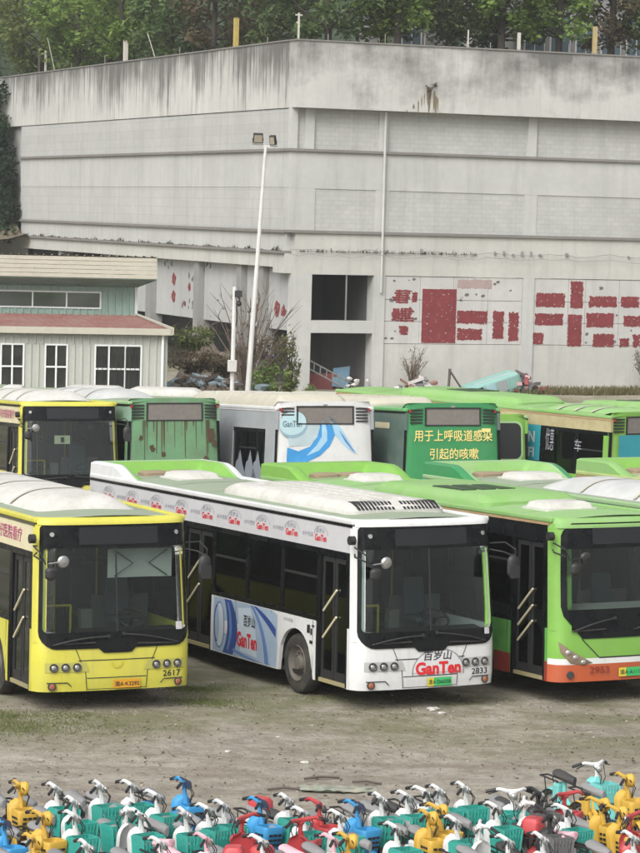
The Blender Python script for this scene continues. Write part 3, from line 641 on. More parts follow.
    def front_B(s):
        c = s.c; hw = s.hw; H = c['H']; T = lambda y: (lambda x, z: (x, y, z))
        g = MB().grid(lambda u, q: (-hw+2*hw*u, 0, .67+.45*q), 40, 5)
        for sd in (-1, 1): g.grid(lambda u, q: (sd*(hw-.30*u), 0, 1.12+(H-1.12)*q), 8, 12)
        s.part(g, 'front_panel', c['front'], 'f', smooth=True)
        s.part(MB().grid(lambda u, q: (-hw+2*hw*u, -.005, .575+.10*q), 40, 1), 'white_stripe', WHITE, 'f', smooth=True)
        s.part(MB().grid(lambda u, q: (-hw+2*hw*u, -.01+.03*(1-q), .30+.28*q), 40, 4).grid(lambda u, q: (-hw+2*hw*u, .02+.25*q, .30), 40, 1), 'lower_bumper', ORANGE, 'f', smooth=True)
        s.part(MB().grid(lambda u, q: (-hw+2*hw*u, -.03+.18*q*q, H-.06+.17*math.sin(q*math.pi/2)), 30, 6), 'roof_lip', c['edge'], 'f', smooth=True)
        rows = [(.99, .80), (1.06, .86), (1.35, 1.12), (1.5, 1.16), (2.0, 1.165), (2.62, 1.16), (2.70, 1.13), (H+.02, .98)]
        hole = (1.44, 2.44); n = 24; m = MB()
        zz = []
        for (z0, a0), (z1, a1) in zip(rows[:-1], rows[1:]): zz += [(z0+(z1-z0)*k/3, a0+(a1-a0)*k/3) for k in range(3)]
        zz.append(rows[-1])
        mk = MB()
        for (z0, a0), (z1, a1) in zip(zz[:-1], zz[1:]):
            for k in range(n):
                x = lambda a, k: -a+2*a*k/n
                q = [(x(a0, k), -.02, z0), (x(a0, k+1), -.02, z0), (x(a1, k+1), -.02, z1), (x(a1, k), -.02, z1)]
                zm = (z0+z1)/2
                if hole[0] < zm < hole[1] and 0 < k < n-1: mk.add(q, [(0, 1, 2, 3)])
                else: m.add(q, [(0, 1, 2, 3)])
        s.part(m, 'front_mask', BLACK, 'f'); s.part(mk, 'windscreen', WSG, 'f')
        w = MB(); fill_rr(w, -.6, .6, 2.48, 2.76, .02, T(-.028)); s.part(w, 'destination_sign', mat('sign_glass', (.020, .023, .025), .2, spec=.3), 'f')
        s.part(MB().hexa([(-hw+.14, .05, 1.36), (hw-.14, .05, 1.36), (hw-.14, .55, 1.44), (-hw+.14, .55, 1.44)], [(-hw+.14, .05, 1.40), (hw-.14, .05, 1.40), (hw-.14, .55, 1.48), (-hw+.14, .55, 1.48)]), 'dash_shelf', mat('dusty_shelf', (.28, .28, .26), .85, dirt=.4), 'f')
        m = MB()
        for a, b in (((-.80, .985), (-.48, .68)), ((.80, .985), (.48, .68)), ((-.48, .68), (.48, .68))):
            for k in range(10):
                p = [a[i]+(b[i]-a[i])*k/10 for i in (0, 1)]; q = [a[i]+(b[i]-a[i])*(k+1)/10 for i in (0, 1)]
                m.quad((p[0], -.008, p[1]-.011), (q[0], -.008, q[1]-.011), (q[0], -.008, q[1]+.011), (p[0], -.008, p[1]+.011))
        s.part(m, 'panel_seam', DARK, 'f')
        for sd in (-1, 1):
            pts = [(1.19, .95), (.98, .80), (.60, .60), (.80, .565), (1.0, .60), (1.16, .78)]
            ctr = (sum(p[0] for p in pts)/6, sum(p[1] for p in pts)/6); w = MB(); rings = []
            dense = [(pts[i][0]+(pts[(i+1) % 6][0]-pts[i][0])*k/4, pts[i][1]+(pts[(i+1) % 6][1]-pts[i][1])*k/4) for i in range(6) for k in range(4)]
            for f, y in ((1, -.012), (.75, -.03), (.4, -.034), (.02, -.034)): rings.append([(sd*(ctr[0]+(x-ctr[0])*f), y, ctr[1]+(z-ctr[1])*f) for x, z in dense])
            for a, b in zip(rings[:-1], rings[1:]): w.bridge(a, b)
            hl = s.part(w, 'headlight', mat('brownish_lens', (.22, .17, .12), .15, var=.4, scale=9), 'f', smooth=True)
            for x, z in ((1.05, .78), (.92, .70), (.78, .62)): s.part(MB().blob((sd*x, -.034, z), (.05, .02, .04), 10, 5), 'lamp', LAMPG, 'f', parent=hl, smooth=True)
            s.part(MB().cyl((sd*1.0, -.014, .42), (0, 1, 0), .06, .02, 14), 'fog_light', LAMPD, 'f')
        s.wipers(); s.mirrors(); s.plate(c['plate'], -.12, .40, .36, .50)
        w = MB(); write(w, c['num'], -.66, .43, .36, .11, lambda u, q: (u, -.022, q), .012); s.part(w, 'fleet_number', mat('dark_red_lettering', (.22, .03, .02), .5), 'f')
        w = MB(); fill_rr(w, .36, .48, 1.06, 1.2, .01, T(-.03), 2, 2); s.part(w, 'screen_sticker', FASCIA, 'f')
    def front_R(s):      # fronts that face away
        hw = s.hw; H = s.c['H']
        s.part(MB().grid(lambda u, q: (-hw+2*hw*u, 0, .3+.8*q), 24, 4), 'front_panel', s.c['front'], 'f', smooth=True)
        s.part(MB().grid(lambda u, q: (-hw+2*hw*u, 0, 1.1+(H-1.1)*q), 24, 4), 'windscreen', BLACK, 'f', smooth=True)
    def plate(s, txt, x0, x1, z0, z1):
        m, y = MB(), -.016
        fill_rr(m, x0, x1, z0, z1, .008, lambda x, z: (x, y, z), 4, 2)
        col = PLATE_Y if s.c.get('pl') == 'y' else PLATE_G
        p = s.part(m, 'license_plate', col, 'f')
        if s.c.get('pl') != 'y':
            q = MB(); fill_rr(q, x0, x0+(x1-x0)*.27, z0, z1, .006, lambda x, z: (x, y-.003, z), 3, 2); s.part(q, 'plate_end', PLATE_YG, 'f', parent=p)
        q = MB(); h = z1-z0; write(q, txt, x0+.02, z0+h*.2, x1-x0-.04, h*.62, lambda u, v: (u, y-.007, v), .008); s.part(q, 'plate_lettering', BLACKT if s.c.get('pl') == 'y' else mat('plate_ink', (.02, .06, .03), .5), 'f', parent=p)
    def wipers(s):
        for a, b, c2 in (((-.15, 1.13), (-.98, 1.03), None), ((.1, 1.16), (1.0, 1.0), None)) if s.c['style'] == 'A' else (((-.2, 1.30), (-.95, 1.12), None), ((.9, 1.30), (.2, 1.12), None)):
            m = MB().tube([(a[0]+(b[0]-a[0])*k/6, -.055-.02*math.sin(k/6*math.pi), a[1]+(b[1]-a[1])*k/6+.03*math.sin(k/6*math.pi)) for k in range(7)], .014, 6); m.cyl((a[0], -.03, a[1]), (0, 1, 0), .03, .05, 8)
            w = s.part(m, 'wiper', DARK, 'f')
            m = MB().tube([(b[0]-.05, -.04, b[1]-.01), (b[0]+(a[0]-b[0])*.75, -.04, b[1]+.012)], .012, 5); s.part(m, 'wiper_blade', RUBBER, 'f', parent=w)
    def mirrors(s):
        hw = s.hw
        for sd in (-1, 1):
            x = sd*(hw-.03); m = MB(); B_ = s.c['style'] == 'B'
            reach = .10
            m.tube([(x*.97, .28, 2.50), (x+sd*.10, .05, 2.53), (x+sd*(.10 if sd < 0 else reach*.8), -.30, 2.45), (x-(.02 if sd < 0 else -.08), -.30, 2.28)], .012, 6)
            m.tube([(x*.97, .30, 2.40), (x+sd*.08, .08, 2.38), (x+sd*(.08 if sd < 0 else reach*.7), -.28, 2.34)], .013, 6)
            a = m.obj('mirror_arm', DARK, s.root)
            mx = x+.05 if sd < 0 else x+.06; h = MB(); my = -.36 if sd < 0 else -.26
            h.grid(lambda u, q: (mx+.10*math.cos(2*math.pi*u)*min(1, 6*q, 6*(1-q)), my+.06*math.sin(2*math.pi*u)*min(1, 6*q, 6*(1-q)), (1.98 if sd > 0 else 2.04)+(.40 if sd > 0 else .22)*q), 12, 8)
            h.obj('mirror', DARK, a, smooth=True)
            if sd < 0:
                h = MB().lathe([(.001, -.05), (.07, -.035), (.095, 0), (.085, .02), (.001, .03)], (x+.24, -.34, 2.32), (0, 1, .1), 14); h.tube([(x+.0, -.36, 2.30), (x+.2, -.35, 2.32)], .012, 5); h.obj('round_mirror', CHROME if not B_ else DARK, a, smooth=True)
                MB().cyl((x-.06, .22, 2.62), (1, 0, 0), .07, .09, 12).obj('camera_pod', DARK, s.root)
            else:
                MB().box(mx-.085, mx+.085, my-.07, my-.058, 2.0, 2.2).obj('mirror_glass', DARK, a)
    # ---- rear
    def rear(s):
        c = s.c; hw = s.hw; L = c['L']; H = c['H']; rt = c.get('rtop', H+.10)
        m = MB(); fill_rr(m, -hw, hw, .32, rt, (.05, .05, .2, .2), lambda x, z: (x, L-.0-.10*(abs(x)/hw)**6-.05*clamp((z-1.2)/2), z), 24, 10)
        m.box(-hw+.01, hw-.01, L-.3, L-.12, .34, H-.05)
        s.part(m, 'rear_panel', c.get('rear', c['side']), 'b', smooth=False)
        if c.get('vent'):
            z0, z1 = rt-.52, rt-.14; y = L+.006
            m = MB(); m.grid(lambda u, q: (-.72+1.44*u, L+.010-.05*clamp((z0+(z1-z0)*q-1.2)/2), z0+(z1-z0)*q), 6, 3); s.part(m, 'rear_vent', MESHG)
            m = MB(); m.box(-.76, .76, y-.1, y-.02, z1, z1+.03); m.box(-.76, .76, y-.1, y-.02, z0-.03, z0); m.box(-.76, -.72, y-.1, y-.02, z0, z1); m.box(.72, .76, y-.1, y-.02, z0, z1); s.part(m, 'vent_frame', DARK)
            for sd in (-1, 1):
                m = MB()
                for k in range(5): m.box(min(sd*.82, sd*1.14), max(sd*.82, sd*1.14), y-.13, y-.03, z0+.03+.075*k, z0+.065+.075*k)
                s.part(m, 'rear_louvre', DARK)
            s.part(MB().box(-.05, .05, y-.1, y-.02, rt-.11, rt-.07), 'rear_lamp', LAMPG)
            for sd in (-1, 1): s.part(MB().cyl((sd*1.16, y-.06, rt-.2), (0, 1, 0), .035, .05, 8), 'marker_lamp', mat('red_lens', (.35, .03, .02), .3))
        for sd in (-1, 1): s.part(MB().box(min(sd*1.05, sd*1.2), max(sd*1.05, sd*1.2), L-.1, L+.012, .75, 1.15), 'tail_light', mat('red_lens', (.35, .03, .02), .3))
        m = MB(); m.grid(lambda u, q: (-hw+.08+2*(hw-.08)*u, L-.5+.45*q, H+.05+(rt-H-.06)*math.sin(q*math.pi/2)), 12, 5); s.part(m, 'rear_roof_lip', c['edge'], smooth=True)
    # ---- roof equipment
    def pod(s, x0, x1, y0, y1, h, m, slots='', slotm=None):
        """air-conditioning unit with sloped skirts, ribs and grille slots"""
        H = s.c['H']+.10; b = .16
        prof = lambda u: (0 if u <= 0 else 1)
        def P(u, v, inset, z): return (x0+inset+(x1-x0-2*inset)*u, y0+inset*1.6+(y1-y0-3.2*inset)*v, z)
        o = MB(); rings = []
        for ins, z in ((0, H-.06), (.0, H+.05), (.045, H+h*.62), (.125, H+h*.93), (.155, H+h)):
            q = loop_rr(x0+ins, x1-ins, y0+ins*1.7, y1-ins*1.7, max(.02, .22-ins*.5), 4, 6); rings.append([(x, y, z+.02*(1-((x-(x0+x1)/2)/((x1-x0)/2))**2)) for x, y in q])
        for a, c_ in zip(rings[:-1], rings[1:]): o.bridge(a, c_)
        o.poly(rings[-1])
        p = s.part(o, 'roof_unit', m, smooth=True, parent=None)
        w = x1-x0
        if 'r' in slots:
            r = MB()
            for k in range(1, 5): xx = x0+.24+(w-.48)*k/5; r.box(xx-.025, xx+.025, y0+.62, y1-.5, H+h-.01, H+h+.032)
            s.part(r, 'rib', m, parent=p)
        if 'f' in slots:
            g = MB(); n = 22
            for k in range(n):
                if k in (10, 11): continue
                xx = x0+.14+(w-.28)*(k+.5)/n
                g.hexa([(xx-.022, y0-.01, H+h*.45), (xx+.022, y0-.01, H+h*.45), (xx+.022, y0+.3, H+h*.45), (xx-.022, y0+.3, H+h*.45)], [(xx-.022, y0+.20, H+h*1.08), (xx+.022, y0+.20, H+h*1.08), (xx+.022, y0+.40, H+h*1.08), (xx-.022, y0+.40, H+h*1.08)])
            s.part(g, 'grille', DARK, parent=p)
        if 's' in slots:
            g = MB()
            for k in range(3):
                xx = x0+w*(.14+.20*k); yy = y0+(y1-y0)*.30; g.hexa([(xx, yy, H+h-.01), (xx+.3, yy, H+h-.01), (xx+.3, yy+1.0, H+h-.01), (xx, yy+1.0, H+h-.01)], [(xx, yy, H+h+.03), (xx+.3, yy, H+h+.03), (xx+.3, yy+1.0, H+h+.03), (xx, yy+1.0, H+h+.03)])
            s.part(g, 'vent_opening', mat('vent_opening', (.03, .06, .025), .7), parent=p)
        if 'b' in slots:
            r = MB()
            for yy in [y0+.7+k*1.0 for k in range(int((y1-y0-1)/1.0))]: r.box(x0+.1, x1-.1, yy, yy+.03, H+h-.06, H+h+.028)
            s.part(r, 'joint_strip', PODWHITE, parent=p)
    def hatch(s, x, y, w, l, m):
        H = s.c['H']+.12; o = MB(); rings = []
        for ins, z in ((-.06, H-.03), (-.06, H+.02), (0, H+.03), (.03, H+.10), (.12, H+.13)):
            rings.append([(a, b, z) for a, b in loop_rr(x-w/2+ins, x+w/2-ins, y-l/2+ins, y+l/2-ins, .06, 3, 3)])
        for a, c_ in zip(rings[:-1], rings[1:]): o.bridge(a, c_)
        o.poly(rings[-1]); s.part(o, 'roof_hatch', m, smooth=True)
    def fairing(s, m, inner, h=.34, wing=1.5, pads=True, outer=None):
        c = s.c; hw = s.hw-.02; L = c['L']; H = c['H']+.07
        def ht(x, y):
            back = clamp((y-(L-.62))/.25); wg = clamp((abs(x)-(hw-.52))/.30)*clamp((y-(L-wing-.4))/.9)
            f = max(back, wg); f = f*f*(3-2*f)
            return H-.03+(h*f+.03)-.035*clamp((abs(x)-hw+.10)/.10)**2
        o = MB(); nx, ny = 44, 30
        o.grid(lambda u, q: (-hw+2*hw*u, L-wing-.45+(wing+.42)*q, ht(-hw+2*hw*u, L-wing-.45+(wing+.42)*q)), nx, ny)
        for i, f in enumerate(o.f):
            ps = [o.v[k] for k in f]; x = sum(p[0] for p in ps)/4; y = sum(p[1] for p in ps)/4; dz = max(p[2] for p in ps)-min(p[2] for p in ps)
            if dz > .016 and abs(x) < hw-.2: o.m[i] = 1
            elif abs(x) > hw-.16: o.m[i] = 2
            elif max(p[2] for p in ps) < H+.02: o.m[i] = 3
        for sd in (-1, 1):
            o.mi = 2; n_ = 30; ys_ = [L-wing-.45+(wing+.42)*k/n_ for k in range(n_+1)]
            o.bridge([(sd*hw, y, ht(sd*hw, y)) for y in ys_], [(sd*(hw+.02), y, H-.10) for y in ys_], False)
        o.mi = 0
        s.part(o, 'rear_fairing', [m, inner, outer or m, c['roof']], smooth=True)
        s.part(MB().grid(lambda u, q: (-hw+2*hw*u, L-.03, H-.12+(h+.10)*q), 10, 2), 'fairing_back', outer or m)
        if pads:
            for px in (-.42, .18):
                p = MB(); rr = []
                for ins, z in ((0, H), (0, H+.07), (.04, H+.10)): rr.append([(a, b, z+.03) for a, b in loop_rr(px-.27+ins, px+.27-ins, L-1.28+ins, L-.92-ins, .08, 3, 3)])
                for a, b in zip(rr[:-1], rr[1:]): p.bridge(a, b)
                p.poly(rr[-1]); s.part(p, 'roof_pad', BROWNPAD, smooth=True)
    def canopy(s, y0, y1, m, h=.3):
        """rounded full-width roof cowl"""
        hw = s.hw-.34; H = s.c['H']+.09
        o = MB().grid(lambda u, q: (-hw+2*hw*u, y0+(y1-y0)*q, H-.05+(h+.05)*(1-abs(2*u-1)**3.2)*(clamp(min(q, 1-q)*9)**.5)), 18, 22)
        p = s.part(o, 'roof_cowl', m, smooth=True)
        r = MB()
        for k in range(1, 4):
            yy = y0+(y1-y0)*k/4; r.grid(lambda u, q: (-hw+.05+2*(hw-.05)*u, yy+.09*q, H+.008+h*(1-abs(.96*(2*u-1))**3.2)), 16, 1)
        s.part(r, 'joint_strip', PODDIRTY, parent=p)
    # ---- inside
    def inside(s):
        c = s.c; hw = s.hw; L = c['L']
        s.part(MB().hexa([(-hw+.75, .30, .75), (hw-.12, .30, .75), (hw-.12, .75, .75), (-hw+.75, .75, .75)], [(-hw+.75, .25, 1.14), (hw-.12, .25, 1.14), (hw-.12, .62, 1.18), (-hw+.75, .62, 1.18)]), 'dashboard', DARK)
        w = MB(); c0 = Vector((.55, .82, 1.28)); ax = Vector((0, -.55, .83)).normalized(); u = Vector((1, 0, 0)); v = ax.cross(u)
        ring = [c0+(u*math.cos(k*math.pi/10)+v*math.sin(k*math.pi/10))*.22 for k in range(21)]; w.tube(ring, .018, 6, False); w.tube([c0-u*.21, c0+u*.21], .016, 5); w.tube([c0, c0-ax*.3], .03, 6); w.obj('steering_wheel', DARK, s.root)
        def seat(x, y, name='seat', f=None, m=SEATM):
            o = MB(); o.box(-.21, .21, 0, .42, .40, .48); o.hexa([(-.21, .40, .48), (.21, .40, .48), (.21, .47, .48), (-.21, .47, .48)], [(-.19, .50, 1.08), (.19, .50, 1.08), (.19, .56, 1.08), (-.19, .56, 1.08)]); o.box(-.03, .03, .15, .25, 0, .40)
            q = o.obj(name, m, s.root, bevel=.03); q.location = (x, y, .78); return q
        seat(.55, 1.05, 'driver_seat')
        k0 = None
        for y in [2.4+.82*i for i in range(9)]:
            for x in (-hw+.36, -hw+.82, hw-.82, hw-.36):
                if x < 0 and (c['door2'][0]-.6 < y < c['door2'][1]): continue
                if k0 is None: k0 = seat(x, y)
                else: q = k0.copy(); COL.objects.link(q); q.parent = s.root; q.location = (x, y, .78)
        h = c.get('rail', HAND)
        for x, y in ((-.35, 1.9), (.35, 1.9), (-.4, 4.2), (.4, 4.2), (-.5, 5.2), (-.5, 6.5), (.4, 7.5), (-.4, 8.5)): MB().tube([(x, y, .78), (x, y, c['H']-.05)], .018, 6).obj('grab_pole', h, s.root)
        MB().tube([(-.42, .95, 1.50), (-1.08, .95, 1.50), (-1.08, .95, .9)], .022, 6).tube([(-.42, .95, 1.50), (-.42, .95, .8)], .02, 6).obj('entry_rail', h, s.root)
        for x in (-.45, .45): MB().tube([(x, 1.8, 2.42), (x, L-.8, 2.42)], .017, 6).obj('ceiling_rail', h, s.root)
        # cream partition behind the driver, ceiling
        MB().box(.2, hw-.12, 1.72, 1.75, .78, 1.55).obj('driver_partition', INTERIOR, s.root)
        MB().box(-hw+.15, hw-.15, .7, L-.2, c['H']-.04, c['H']+.0).obj('ceiling', mat('ceiling_panel', (.5, .51, .48), .7), s.root)
        MB().box(-.30, -.12, .80, .95, .78, 1.45).obj('ticket_box', mat('ticket_grey', (.14, .14, .13), .6), s.root)

# ------------------------------------------------------------------ the buses of the yard
def side_text(bus, name, txt, y0, z, w, h, m, bold=0., off=.007, parent=None):
    """lettering on the door side (seen from outside it reads towards the front)"""
    hw = bus.hw; q = MB(); write(q, txt, 0, z, w, h, lambda u, v: (-(hw+off), y0-u, v), bold); return bus.part(q, name, m, parent=parent)
def rear_shape(bus, name, pts, m, off): 
    L = bus.c['L']; return bus.part(MB().poly([(-x, L+off-.05*clamp((z-1.2)/2), z) for x, z in pts]), name, m)
def rear_text(bus, name, txt, x0, z, w, h, m, off=.012, bold=0.):
    L = bus.c['L']; q = MB(); write(q, txt, x0, z, w, h, lambda u, v: (-u, L+off-.05*clamp((v-1.2)/2), v), bold); return bus.part(q, name, m)
def ell(cx, cz, a, b, t0=0, t1=360, n=22, tilt=0):
    o = []
    for k in range(n+1):
        t = R(t0+(t1-t0)*k/n); x, z = a*math.cos(t), b*math.sin(t); q = R(tilt); o.append((cx+x*math.cos(q)-z*math.sin(q), cz+x*math.sin(q)+z*math.cos(q)))
    return o[:-1] if abs(t1-t0) == 360 else o
# yellow 2617
b = Bus('city_bus', 'yellow bus 2617 with a white shade behind its windscreen, at the left front',
    dict(front=YELLOW, side=YELLOW, band=CREAMBAND, edge=YELLOW, roof=ROOFG, plate='渝A·K3292', pl='y', num='2617', gutter=mat('gutter_dark', (.08, .08, .05), .6), hlcol=(.42, .40, .10), W=2.55, rtop=2.98,
         roofkit=[('canopy', (1.15, 7.2, PODWHITE, .26)), ('hatch', (0, 8.2, .9, .7, PODWHITE))]), (-4.142, 42.223), .43)
side_text(b, 'band_lettering', '药护士科好医院看疗', 3.1, 2.50, 2.25, .22, PURT, .01)
MB().grid(lambda u, q: (-.05+1.05*u, .34+.06*math.sin(math.pi*u)*.4, 1.98+.44*q), 8, 2).obj('sun_shade', mat('sun_shade_cloth', (.52, .52, .49), .8), b.root)
mb = MB()
for x0, x1 in ((.06, .36), (.92, .62)): mb.tube([(x0, .33, 2.40), (x1, .33, 2.20), (x0, .33, 2.0)], .009, 5)
mb.obj('shade_wire', DARK, b.root)
w = MB(); fill_rr(w, .98, 1.09, 1.19, 1.31, .01, lambda x, z: (x, -.03, z), 3, 2); b.part(w, 'screen_sticker', FASCIA, 'f')
mb = MB(); mb.grid(lambda u, q: (.10*math.cos(math.pi*(1+u))*(1-.35*q), -.012, .74+.10*math.sin(math.pi*(1+u))*(1-.35*q)), 12, 1); b.part(mb, 'round_emblem', mat('emblem_yellow', (.50, .46, .05), .4), 'f')

# white 2833 with the water adverts
b = white = Bus('city_bus', 'white bus 2833 with bottled water adverts and a red logo on its front',
    dict(front=WHITE, side=WHITE, band=FASCIA, edge=WHITE, roof=ROOFG, plate='渝A·D66058', num='2833', rtop=2.95,
         roofkit=[('pod', (-.86, 1.0, 1.1, 5.9, .17, PODWHITE, 'rf')), ('hatch', (-.05, 8.7, .85, .75, PODWHITE)), ('fairing', (PALEG, LIME, .25, 1.5, True, WHITE))]), (.69, 43.09), .485, -.022)
hw = b.hw
for k in range(9):
    y0 = 1.30+1.05*k
    side_text(b, 'band_logo', 'GanTen', y0+.26, 2.50, .42, .11, REDT, .025); side_text(b, 'band_characters', '百岁山', y0+.22, 2.63, .30, .085, GREYT, .01)
    m = MB()
    for j in range(9):
        a0, a1 = math.pi*j/9, math.pi*(j+1)/9; q = lambda a, r: (-(hw+.0068), y0+.04+r*1.1*math.cos(a), 2.615+r*.6*math.sin(a)-.01)
        m.quad(q(a0, .235), q(a1, .235), q(a1, .222), q(a0, .222))
    b.part(m, 'band_arc', GREYT)
    if k < 8: side_text(b, 'band_small_text', '水中贵族', y0+.73, 2.55, .40, .075, GREYT)
m = MB()   # bottle advert: silver water, dark blue glass bands, cap
Y = lambda u: 5.2-u*.0048; 
def Zp(u, q):   # picture (u right, q down from the sill line 0..350) to the panel
    return 1.235-q*.00265
def ad(name, pts, mm, off): b.part(MB().poly([(-(hw+off), Y(x), Zp(x, q)) for x, q in pts]), name, mm)
ad('side_advert', [(10, 2), (470, 2), (505, 20), (508, 130), (512, 200), (505, 345), (10, 345)], BLUEL, .004)
def band(o, i): return o+i[::-1]
curve = lambda pts, n=14: [tuple(((1-t)**2*pts[0][k]+2*t*(1-t)*pts[1][k]+t*t*pts[2][k]) for k in (0, 1)) for t in [j/n for j in range(n+1)]]
ad('advert_glass_band', band(curve([(95, 4), (160, 170), (90, 344)]), curve([(150, 4), (250, 170), (170, 344)])), BLUEB, .006)
ad('advert_glass_band', band(curve([(118, 20), (170, 170), (120, 320)]), curve([(132, 20), (195, 170), (135, 320)])), BLUEM, .008)
ad('advert_cap', [(c_[0], c_[1]) for c_ in ell(58, 175, 44, 150, tilt=0)], BLUEM, .006); ad('advert_cap', ell(62, 175, 36, 138), mat('cap_silver', (.50, .56, .62), .3), .008)
ad('advert_cap', ell(40, 170, 20, 120), BLUEB, .0095); ad('advert_cap', ell(45, 170, 17, 108), BLUEL, .011)
ad('advert_streak', band(curve([(300, 4), (400, 110), (420, 344)]), curve([(318, 4), (425, 110), (450, 344)])), BLUEM, .0065)
ad('advert_streak', band(curve([(345, 4), (430, 40), (500, 110)]), curve([(325, 4), (420, 75), (500, 165)])), BLUEB, .0075)
ad('advert_streak', band(curve([(170, 300), (270, 330), (420, 344)]), curve([(170, 320), (260, 344), (330, 344)])), BLUEM, .0075)
ad('advert_label', [(205, 40), (300, 20), (345, 150), (360, 320), (230, 305)], mat('label_pale', (.50, .58, .66), .3), .0060)
side_text(b, 'advert_characters', '百岁山', Y(255), .86, .42, .19, BLACKT, .01, .012); side_text(b, 'advert_logo', 'GanTen', Y(205), .50, .74, .25, REDT, .035, .012)
side_text(b, 'skirt_text', '水中贵族', 2.55, 1.12, .34, .06, GREYT)
m = MB()
for y, z, w_, h_ in ((1.72, 1.02, .10, .13), (1.60, 1.0, .06, .10), (1.62, .86, .10, .05), (1.56, 1.13, .09, .03)): m.quad((-(hw+.006), y, z), (-(hw+.006), y-w_, z), (-(hw+.006), y-w_, z+h_), (-(hw+.006), y, z+h_))
b.part(m, 'door_notice', BLACKT)
# front roundel
m = MB()
for j in range(28):
    a0, a1 = R(-8+196*j/28), R(-8+196*(j+1)/28); q = lambda a, r: (.14+.47*r*math.cos(a), -.012, .55+.37*r*math.sin(a)); m.quad(q(a0, 1), q(a1, 1), q(a1, .965), q(a0, .965))
b.part(m, 'logo_arc', REDT if False else mat('logo_grey', (.22, .22, .24), .5), 'f')
m = MB()
for j in range(12): m.grid(lambda u, v: (.14+.45*(2*((j+u)/12)-1)*math.sqrt(max(0, 1-v*v)) if True else 0, -.010, .55+.355*v), 1, 8)
b.part(m, 'logo_disc', mat('logo_grey_white', (.60, .60, .61), .35), 'f')
m = MB(); write(m, 'GanTen', -.27, .515, .82, .20, lambda u, v: (u, -.016, v), .04); b.part(m, 'logo_lettering', REDT, 'f')
m = MB(); write(m, '百岁山', -.14, .735, .50, .145, lambda u, v: (u, -.016, v), .012, .12); b.part(m, 'logo_characters', BLACKT, 'f')
w = MB(); fill_rr(w, 1.0, 1.10, 1.10, 1.20, .01, lambda x, z: (x, -.03, z), 3, 2); b.part(w, 'screen_sticker', FASCIA, 'f')
MB().box(.25, .75, 3.2, 3.24, 1.9, 2.3).obj('notice_screen', mat('notice_screen', (.16, .2, .19), .4), b.root)

# green 2953
green = Bus('city_bus', 'lime green bus 2953 with an orange bumper at the right end of the front row',
    dict(front=LIME, side=mat('green_advert_side', (.12, .36, .08), .4, var=.6, scale=2.5), band=BLACK, edge=LIMEPOD, roof=ROOFG2, gutter=BRONZE, plate='渝A·A11193', num='2953', style='B', H=2.80, rtop=3.0, axle=2.5, sill=1.15, wtop=2.6, stripe=[(.3, .62, mat('dark_red_skirt', (.28, .04, .03), .4))], rails=(.85, 1.1, 1.36), rail=mat('brown_rail', (.38, .22, .06), .4),
         roofkit=[('pod', (-1.10, .95, 2.7, 6.6, .17, LIMEPOD, 's')), ('hatch', (-.15, 1.75, .95, .75, PODWHITE)), ('hatch', (.1, 8.5, .85, .75, PODWHITE)), ('fairing', (LIME, LIME, .27, 1.5, True, LIME))]), (3.849, 44.401), .486, -.028)
# its neighbours, whose fronts lie outside the picture
Bus('city_bus', 'bus with grey and white roof cowl and pale green rear fairing, right of bus 2953',
    dict(front=PALEG, side=GREYGREEN, band=mat('teal_band', (.10, .32, .26), .4), edge=PALEG, roof=ROOFG, style='R', interior=False, rtop=3.0, gutter=mat('teal_gutter', (.12, .36, .27), .5),
         roofkit=[('canopy', (.6, 7.3, PODGREY, .24)), ('hatch', (.05, 8.7, 1.0, .75, PODWHITE)), ('fairing', (PALEG, LIMEPOD, .27, 1.5, True, TEALG))]), (6.95, 44.9), .486, -.024)
Bus('city_bus', 'bus with yellow green roof and rusty gutter at the right edge of the picture',
    dict(front=LIME, side=LIME, band=mat('tan_band', (.42, .40, .16), .5, dirt=.4), edge=mat('yellow_green_edge', (.38, .46, .16), .5, dirt=.4), roof=mat('roof_olive', (.36, .40, .20), .7, dirt=.5), style='R', interior=False, rtop=3.0, gutter=BRONZE,
         roofkit=[('hatch', (.35, 8.5, .9, .75, PODWHITE)), ('pod', (-1, 1, 2, 6, .22, PODWHITE, 'r')), ('fairing', (LIMEPOD, LIME, .27, 1.5, True, LIMEPOD))]), (10.05, 46.6), .486, -.024)
# ---- second row
Z2 = .08
b = Bus('city_bus', 'yellow bus with a pale sheet in its windscreen standing behind bus 2617',
    dict(front=YELLOW, side=YELLOW, band=CREAMBAND, edge=YELLOW, roof=ROOFG, plate='渝A·K3120', pl='y', num='2611', W=2.5, roofkit=[('canopy', (.8, 6.2, PODWHITE, .27))]), (-7.0, 66.6), .36, -.05, z=Z2)
side_text(b, 'band_lettering', '护科好医院看疗', 2.6, 2.50, 1.9, .22, PURT, .01)
MB().box(-.35, .03, .3, .33, 1.92, 2.12).obj('paper_sheet', mat('paper', (.62, .60, .40), .8), b.root); MB().box(-.20, -.12, .28, .3, 1.96, 2.08).obj('sheet_mark', BLACKT, b.root)
b = Bus('city_bus', 'faded green bus with rust runs down its rear panel',
    dict(front=GRUB, side=mat('faded_green', (.20, .34, .24), .6, dirt=.5), rear=mat('faded_green_rear', (.125, .27, .14), .6, var=.2, dirt=.6, dcol=(.15, .17, .10), scale=2.6), band=mat('faded_green', (.2, .34, .24)), edge=PALEG, roof=ROOFG, style='R', interior=False, H=2.78, rtop=2.95, vent=True, W=2.45,
         roofkit=[('canopy', (2.4, 7.6, PODGREY, .26))]), (-4.55, 67.6), .42, -.055, flip=True, z=Z2+.06)
m = MB(); rr = random.Random(5); L = b.c['L']
